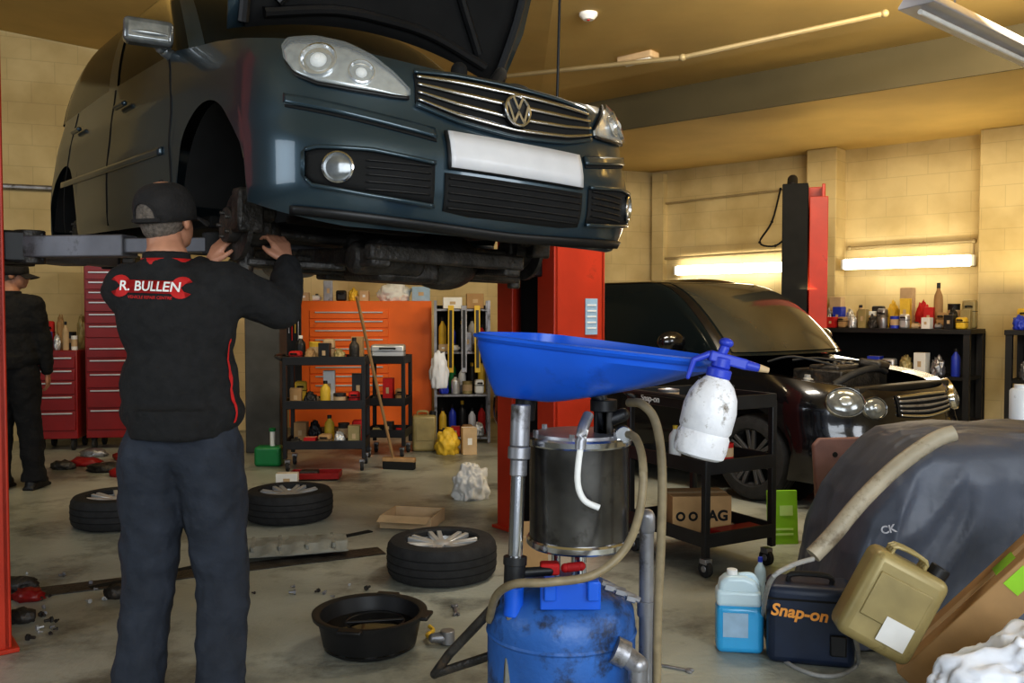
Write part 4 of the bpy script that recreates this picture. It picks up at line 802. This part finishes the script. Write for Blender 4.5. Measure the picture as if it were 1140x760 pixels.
for zi,z in enumerate((.065,.515,.965)):
    sh=('bottom','middle','upper')[zi]
    for k in range(5):
        m,cn_=cols[(k*2+zi*3+k//3)%6]
        bottle('%s bottle on the %s shelf of the grey rack, number %s from its left end'%(cn_,sh,('one','two','three','four','five')[k]),(RK.x-.21+k*.105,RK.y+.06,z),.28+.04*((k+zi)%3),.042,m,m_blk if m!=m_blk else m_yel,group='bottles on the grey rack')
    fill(lambda x,y:V((RK.x+x,RK.y-.09+y,z)),4,-.25,.25,'grey rack %s shelf front row'%sh,R(5),zi+2,1.0,.005)
for k in range(3):
    t=thing('strip_tool',('yellow strip tool leaning on the rack left edge','grey strip tool leaning on the middle of the rack','yellow strip tool leaning on the rack right edge')[k],'tool',(RK.x-.1+k*.14,RK.y-.28,.75),rot=(R(-6),0,.05*k)); b=B(); b.box((0,0,.35),(.06,.04,.7)); b.out('strip_body',(m_yel,m_steel,m_yel)[k],t,bev=.004); b=B(); b.box((0,-.022,.35),(.03,.01,.6)); b.out('strip_window',m_blk,t)
carton('white box on the top board of the grey rack',(RK.x-.1,RK.y,1.415),(.2,.2,.12),.1,m_wh); carton('brown box on the top board of the grey rack',(RK.x+.14,RK.y,1.415),(.18,.2,.16),.1)
lump('plastic_bag','white plastic bag hanging beside the orange cabinet','bag',at(489,410,9.1)-V((0,0,.2)),(.09,.07,.24),m_bag,.2,3,4,vor=.2)
def jerry(name,label,loc,rot,w=.34,d=.17,h=.42,m=m_khaki,sol=.03):
    t=thing(name,label,'jerrycan',loc,rot=rot); b=B(); b.box((0,0,h/2),(w,d,h)); b.out('can_body',m,t,bev=sol,seg=4)
    for s in (-1,1):
        b=B(); b.box((0,s*(d/2+.002),h*.55),(w*.7,.008,h*.5)); b.out('pressed_panel',m,t,bev=.004)
    for k in (-1,0,1): b=B(); b.tube([(-w*.28,k*.035,h-.01),(-w*.26,k*.035,h+.03),(w*.12,k*.035,h+.03),(w*.14,k*.035,h-.01)],.008,8,3); b.out('carry_handle',m,t)
    b=B(); b.cyl((w*.34,0,h-.02),(w*.36,0,h+.035),.034); b.out('cap',m_blk,t,bev=.004); return t
jerry('oil_can','small khaki metal can standing on the floor beside the orange cabinet',gr(468,503)+V((.03,.1,0)),(0,0,.1),.24,.18,.36)
lump('plastic_bag','yellow and orange bag on the floor in front of the rack','bag',gr(498,505),(.11,.10,.16),m_yel,.3,3,6,vor=.25); carton('small tan box standing on the floor in front of the rack',gr(522,505),(.14,.14,.26),.2,m_card2)
t=thing('fluid_can','green plastic can standing on the floor behind the loose wheel','can',gr(300,518)); b=B(); b.box((0,0,.09),(.24,.16,.18)); b.out('can_body',m_greend,t,bev=.03,seg=4); b=B(); b.cyl((.03,0,.17),(.03,0,.32),.022); b.out('neck',m_wh,t); b=B(); b.cyl((.03,0,.31),(.03,0,.34),.03); b.out('cap',m_greend,t,bev=.003)
tr_=thing('red_tray','red metal tray on the floor in front of the loaded trolley','tray',gr(355,530)+V((0,-.12,0)),.05); b=B(); b.box((0,0,.02),(.4,.2,.012))
for s in (-1,1): b.box((s*.2,0,.04),(.01,.2,.05)); b.box((0,s*.1,.04),(.4,.01,.05))
b.out('tray_body',m_redcab,tr_,bev=.003); b=B(); b.box((-.05,0,.05),(.15,.1,.05)); b.out('tray_insert',m_grease,tr_,bev=.01)
carton('small white and red box standing in front of the green can',gr(320,540),(.17,.1,.1),.1,m_wh)
p=gr(458,587); t=thing('open_carton','open shallow cardboard tray behind the nearest loose wheel','box',(p.x,p.y+.08,0),R(-12)); b=B(); b.box((0,0,.01),(.34,.3,.008))
for s in (-1,1): b.box((s*.17,0,.045),(.006,.3,.08)); b.box((0,s*.15,.045),(.34,.006,.08))
b.out('tray',m_card2,t); b=B(); b.box((0,-.19,.075),(.33,.08,.004),(R(20),0,0)); b.out('flap',m_card2,t)
lump('plastic_bag','crumpled white carrier bag standing on the floor left of the red lift post','bag',gr(524,555),(.125,.1,.17),m_wh,.3,2.4,19,5,vor=.32)
p,q=gr(255,632),gr(388,598); t=thing('engine_undertray','flat grey plastic engine undertray lying behind the standing man','car part',((p.x+q.x)/2,(p.y+q.y)/2,.0),R(14))
b=B(); rows=[]
for i in range(25):
    u=-.5+i/24; rows.append([V((u*.62,(v/8-.5)*.38*(1-.3*max(0,u)),.03+.035*(abs(v-4)<3)*1+.012*math.sin(u*25)*(v%2))) for v in range(9)])
b.grid(rows); b.out('tray_panel',m_tray,t,sol=.008)
for k in range(4): b=B(); b.beam((-.22+k*.15,-.13,.055),(-.22+k*.15,.13,.055),.02,.03); b.out('tray_rib',m_tray,t,bev=.004)
p,q=gr(438,522),at(397,330,7.15); t=thing('broom','wooden broom with dark bristles leaning on the taller trolley','broom',(p.x,p.y,0)); o_=V((p.x,p.y,0)); b=B(); b.cyl(V((0,0,.09)),q-o_,.013,n=12); b.out('broom_handle',m_wood,t)
b=B(); b.box((.05,0,.085),(.3,.06,.04),(0,0,-.2)); b.out('broom_head',m_wood,t,bev=.008); b=B(); b.box((.05,0,.035),(.29,.07,.07),(0,0,-.2)); b.out('bristles',m_blk2,t,bev=.01)
for i,(px,py,s) in enumerate(((95,518,.14),(122,524,.18),(142,512,.13),(70,522,.1),(105,508,.12),(135,530,.1))):
    lump('scrap_part',('dark red part on the floor below the low red cabinet','flat dark scrap part on the floor, nearest the left wheel','red brown part on the floor below the tall red chest','small dark part beside the left person boots','flat grey part on the floor between the red cabinets','small red part just behind the left wheel')[i],'scrap',gr(px,py),(s,s*.6,.05),(m_redcab,m_grease,m_redcab,m_grease,m_steel,m_redcab)[i],.3,3,i+11,3,vor=.3)
for i in range(34):
    px=random.choice((random.uniform(0,130),random.uniform(0,110),random.uniform(230,420))); py=random.uniform(635,712) if px<140 else random.uniform(650,665)
    b=B(); s=random.uniform(.007,.015)
    b.cyl((0,0,0),(0,0,s*.8),s,n=6); b.cyl((0,0,s*.8),(0,0,s*2.6),s*.5,n=10)
    o=tag(b.out('bolt',random.choice((m_steel,m_alu,m_grease,m_grease)),bev=.001),'loose metal bolt lying among the scattered bolts on the floor','bolt','loose bolts scattered on the floor'); o.location=gr(px,py,s); o.rotation_euler=(PI/2,0,random.random()*6)
for i,(px,py,s) in enumerate(((22,655,.09),(32,668,.07),(24,692,.06),(128,665,.05))): lump('scrap_part',('dark lump of scrap at the left edge among the bolts','brown scrap piece beside the scattered bolts at the left edge','small dark scrap at the left edge, nearest the camera','small dark scrap right beside the standing man leg')[i],'scrap',gr(px,py),(s,s*.7,.04),(m_grease,m_redcab,m_grease,m_grease)[i],.3,3,i+61,3,vor=.3)
tool_spanner('small chrome spanner on the floor right of the drain pan',gr(507,680),.1,1.7)
p=gr(412,719); t=thing('drain_pan','round black plastic oil drain pan with pouring lip on the floor','drain pan',(p.x,p.y,0),R(10))
b=B(); b.lathe([(0,.0),(.17,.0),(.19,.012),(.215,.13),(.235,.135),(.238,.15),(.23,.152),(.205,.145),(.18,.03),(.16,.02),(0,.02)],n=56); b.out('pan_body',m_blk,t)
b=B(); b.cyl((0,0,.02),(0,0,.085),.193,n=48); b.out('waste_oil',m_oil,t)
for a in (R(70),R(250),R(-20)):
    b=B(); q=V((math.cos(a)*.235,math.sin(a)*.235,.143)); b.box(q,(.05,.1,.016),(0,0,a)); b.out('pan_handle',m_blk,t,bev=.006)
b=B(); b.lathe([(.12,.1),(.125,.105),(.12,.11)],n=30,c=(.02,.0,0)); b.cyl((-.1,0,.105),(.14,0,.105),.006); b.out('filter_rest',m_blk,t)
t=thing('suspension_part','greasy metal joint with a hose lying beside the drain pan','car part',gr(490,718)); b=B(); b.cap((-.03,0,.03),(.03,.01,.03),.02,.028); b.cyl((.03,.01,.005),(.03,.01,.06),.03); b.out('joint',m_steel,t,bev=.003); b=B(); b.tube([(-.03,0,.03),(-.06,.06,.02),(-.04,.13,.015),(-.06,.17,.02)],.009,8); b.out('link_rod',m_yel,t)
tool_spanner('long steel breaker bar end on the floor right of the blue tank',gr(748,744),.12,-.5)
p=gr(873,606); gb=thing('green_box','lime green product box standing upright beside the trolley wheel','box',(p.x,p.y,0),rot=(R(-6),0,R(4))); b=B(); b.box((0,.02,.16),(.18,.03,.32)); b.out('box_body',m_green,gb,bev=.003)
m_limep=mat('lime_pale',(.6,.85,.3),.5)
for bx_ in (((.02,.004,.2),(.08,.003,.06)),((0,.004,.09),(.12,.003,.012)),((0,.004,.06),(.12,.003,.012))): b=B(); b.box(*bx_); b.out('box_print',m_limep,gb)
t=thing('cardboard_sheet','brown cardboard piece standing behind the blue tank','cardboard',gr(590,640),rot=(R(-10),0,R(10))); b=B(); b.box((0,0,.14),(.2,.01,.28)); b.out('sheet',m_card,t); b=B(); b.box((0,-.006,.2),(.19,.002,.004)); b.out('fold_line',m_card2,t)
# ---------------------------------------------------------------- right foreground
p=gr(826,728); t=thing('washer_fluid_jug','translucent plastic jug half full of blue liquid on the floor','jug',(p.x,p.y+.05,0),R(-8)); b=B(); b.box((0,0,.1),(.19,.11,.2)); b.out('liquid',m_jugbl,t,bev=.025,seg=4)
b=B(); b.box((-.005,0,.225),(.18,.105,.07)); b.prism([(-.09,.24),(.09,.24),(.06,.30),(.015,.315),(-.055,.315),(-.08,.29)],-.045,.045,Matrix.Rotation(PI/2,4,'X')); b.out('jug_top',m_jug,t,bev=.018,seg=4)
b=B(); b.cyl((-.03,0,.305),(-.03,0,.335),.022); b.out('jug_cap',m_wh,t,bev=.003); b=B(); b.tube([(.0,0,.31),(.05,0,.31),(.075,0,.26),(.07,0,.22)],.012,8); b.out('jug_handle',m_jug,t); b=B(); b.box((-.02,-.0565,.12),(.1,.002,.1)); b.out('jug_label',m_lblue,t)
bottle('small clear bottle with blue cap behind the fluid jug',gr(846,665),.2,.028,m_jug,m_blued)
p=gr(904,744); cs_=thing('power_tool_case','dark blue tool case with orange lettering on the floor right of the jug','case',(p.x+.02,p.y+.1,0),R(-14)); b=B(); b.box((0,0,.16),(.33,.2,.31)); b.out('case_body',m_casebl,cs_,bev=.03,seg=4)
b=B(); b.box((0,0,.265),(.334,.204,.008)); b.out('case_seam',m_blk2,cs_); b=B(); b.tube([(-.08,-.02,.305),(-.07,-.02,.345),(.07,-.02,.345),(.08,-.02,.305)],.011,8,4); b.out('case_handle',m_blk,cs_)
text('case_lettering','Snap-on',.066,m_orant,cs_,(-.045,-.1035,.215),(PI/2,R(4),0),bold=.002,shear=.15)
b=B(); b.box((.1,-.11,.1),(.06,.02,.08)); b.out('latch',m_blk,cs_,bev=.005)
def free(name,label,cat,P,r,m,n=12,sm=8):
    b=B(); b.tube(P,r,n,sm); return tag(b.out(name,m),label,cat)
free('grey_cable','pale grey hose looped around the blue tool case','hose',[at(905,622,3.2),at(880,630,3.12),at(857,648,3.1),gr(850,690,.12),gr(862,725,.02),gr(895,747,.01),gr(930,752,.01),gr(955,737,.02),at(950,700,3.2)],.009,m_greyh)
t=thing('covered_machine','machine under a dark grey tarpaulin cover in the right foreground','covered machine',(2.0,4.05,0),R(-6))
def tarp():
    b=B(); prof=[(-.62,.02),(-.60,.2),(-.56,.40),(-.49,.57),(-.40,.70),(-.31,.80),(-.24,.85),(-.1,.865),(.2,.87),(.6,.88),(.88,.87),(.93,.66),(.95,.4),(.97,.02)]
    P=[]
    for (a,z),(a2,z2) in zip(prof,prof[1:]):
        for k in range(10): P.append((a+(a2-a)*k/10,z+(z2-z)*k/10))
    P.append(prof[-1]); rows=[]
    def f(v3):
        w=v3+V((noise.noise(v3*2),noise.noise(v3*2+V((5,1,3))),noise.noise(v3*2+V((9,4,0)))))*.35
        r=.03*noise.noise(v3*1.6)-.012
        for f_,a_ in ((1.7,.075),(3.6,.03)):
            dd=noise.voronoi(V((w.x,w.y*.8,w.z*.55))*f_)[0]; r+=a_*(.25-min(dd[1]-dd[0],.6))
        return r
    NR=28
    for j in range(-NR,NR+1):
        v=j/NR; r=[]
        for x,z in P:
            e=1-abs(v)**7*.07; zz=z*e if z>.05 else z; nx=f(V((x*1.1+z*.6,v*.9,z-x*.5)))
            r.append(V((x*(1-abs(v)**4*.04)-nx*(1 if x>0 else -1)*.5,v*.42*(1+.06*(1-z))-nx*.2,max(.01,zz+nx*.7))))
        rows.append(r)
    b.grid(rows)
    for s,rw in ((-1,rows[0]),(1,rows[-1])):
        rr=[]
        for k in range(34):
            g=k/33; rr.append([V((p.x*(1+.02*g),p.y+s*(.03*g+min(1,g*8)*(.03+1.0*f(V((p.x*2.0+g*.5,g*.6,s+p.x*.4))))),max(.01,p.z*(1-g)))) for p in rw])
        b.grid(rr)
    return b
o=tarp().out('tarpaulin',m_tarp,t,ang=80)
text('tarp_lettering','CK',.042,m_smudge,t,(-.45,-.565,.53),(R(80),R(-14),R(-8)),bold=.001)
b=B(); b.box((.15,0,.28),(1.1,.5,.46)); b.out('machine_body',m_blk,t,bev=.03)
for s in (-1,1): b=B(); b.cyl((-.2,s*.3,.12),(-.2,s*.33,.12),.11); b.out('machine_wheel',m_rub,t,bev=.01)
bottle('white bottle standing on top of the tarpaulin at the right edge',at(1136,466,3.9),.15,.045,m_white,m_white,1)
free('curved_bar','long dirty cream bar sloping in front of the tarpaulin','bar',[at(1062,482,3.48),at(1040,490,3.48),at(1000,518,3.44),at(960,556,3.4),at(928,594,3.36),at(905,618,3.34)],.032,m_cream,14)
p=gr(955,622); t=thing('leaning_panel','dull brown moulded panel leaning behind the cream bar','panel',(p.x,p.y+.22,0),rot=(R(-6),0,R(8))); b=B(); b.prism([(-.16,.1),(.16,.1),(.18,.61),(.15,.65),(-.13,.65),(-.17,.61)],-.02,.02,Matrix.Rotation(PI/2,4,'X')); b.out('panel_body',m_brown,t,bev=.012,seg=3)
for x in (-.12,.12): b=B(); b.cyl((x,.0,.0),(x,0,.2),.014); b.out('panel_leg',m_steel,t)
b=B(); b.cyl((-.04,-.022,.55),(-.04,-.02,.55),.016); b.out('panel_hole',m_blk2,t)
j=jerry('jerrycan','gold khaki plastic jerrycan tilted against the cardboard box',at(948,716,3.15)+V((.05,0,.0)),(R(-4),R(27),R(-12)),.27,.17,.33,m_khaki,.035)
b=B(); b.box((.04,-.094,.09),(.1,.002,.09)); b.out('paper_label',m_wh,j)
p,q=gr(1012,768),at(1190,592,3.1); p.z=.055; d=(q-p); t=thing('long_carton','long brown cardboard carton leaning diagonally in the right corner','box',(p+q)/2); t.rotation_mode='QUATERNION'; t.rotation_quaternion=d.to_track_quat('X','Z'); L=d.length
b=B(); b.box((0,0,0),(L,.2,.13)); b.out('carton_body',m_card,t,bev=.004)
b=B(); b.box((L*.20,-.1012,.02),(.09,.002,.06)); b.box((L*.20,0,.0655),(.09,.08,.002)); b.out('green_label',m_green,t); b=B(); b.box((0,0,.0655),(L*.99,.045,.001)); b.out('tape',m_card2,t)
lump('plastic_bag','crumpled white plastic bag in the bottom right corner','bag',(1.60,2.72,0),(.30,.2,.26),m_bag,.25,1.8,21,6,vor=.26)
# ---------------------------------------------------------------- back benches and clutter
def bench(label,x0,x1,h=1.18,d=.6):
    w=x1-x0; p=wp((x0+x1)/2,-.36-.3,0); t=thing('workbench',label,'workbench',p,ab); b=B(); b.box((0,0,h),(w,d,.05)); b.out('worktop',m_blk,t,bev=.005)
    for z in (.25,.7): b=B(); b.box((0,0,z),(w-.04,d-.04,.03)); b.out('shelf',m_blk2,t)
    for sx in (-1,1):
        for sy in (-1,1): b=B(); b.box((sx*(w/2-.04),sy*(d/2-.04),h/2),(.06,.06,h)); b.out('leg',m_blk,t)
    b=B(); b.box((0,d/2,h/2),(w,.01,h)); b.out('back_board',m_blk2,t); return t
BN=((.4,2.1,'bench under left tube light'),(2.65,4.3,'bench under right tube light'),(4.6,6.2,'bench beyond right pillar'))
for bi,(x0,x1,bn) in enumerate(BN):
    bench('long black work'+bn,x0,x1)
    fill(lambda x,y:wp(x,-.86+y,1.206),14 if bi<2 else 11,x0+.05,x1-.05,bn+' front row',ab,bi+1,1.0,.02)
    fill(lambda x,y:wp(x,-.69+y,1.206),13 if bi<2 else 10,x0+.05,x1-.05,bn+' middle row',ab,bi+6,1.4,.01)
    fill(lambda x,y:wp(x,-.48+y,1.206),10 if bi<2 else 8,x0+.05,x1-.05,bn+' rear row',ab,bi+3,2.0,.01)
    fill(lambda x,y:wp(x,-.8+y,.716),9,x0+.1,x1-.1,bn+' lower shelf',ab,bi+5,1.4,.03)
# ---------------------------------------------------------------- lights
def area(name,loc,tgt,sx,sy,e,c):
    l=bpy.data.lights.new(name,'AREA'); l.shape='RECTANGLE'; l.size=sx; l.size_y=sy; l.energy=e; l.color=c; o=bpy.data.objects.new(name,l); col.objects.link(o); o.location=loc; o.rotation_euler=(V(tgt)-V(loc)).to_track_quat('-Z','Y').to_euler(); return o
area('daylight',(1.6,-2.6,2.3),(0.3,4,.9),4.5,2.4,218,(.86,.93,1))
area('ceiling_wash_right',(3.2,5.3,3.45),(3.6,11,2.0),1.6,.3,82,(1,.82,.52))
area('ceiling_wash_left',(-3.0,5.6,3.75),(-3.5,10,1.5),1.6,.3,36,(1,.84,.56))
area('ceiling_mid',(1.0,5.2,3.5),(.6,7.6,0),1.2,.3,62,(1,.93,.8))
area('up_wash',(4.0,8.9,1.6),(4.0,8.9,3.3),2.4,.4,20,(1,.8,.42))  # added lamp without a fixture, stands in for tube glow on the lower ceiling
area('side_day',(5.5,1.0,2.6),(1.0,3.6,.9),1.6,1.6,62,(.88,.93,1))
area('left_cool_fill',(-5.2,.5,2.6),(-1.6,4.2,1.9),2.4,1.8,58,(.82,.91,1))  # added cool fill with no real source, brightens the raised car's side
w=bpy.data.worlds.new('world'); SC.world=w; w.use_nodes=True; w.node_tree.nodes['Background'].inputs[0].default_value=(.68,.77,.9,1); w.node_tree.nodes['Background'].inputs[1].default_value=.33
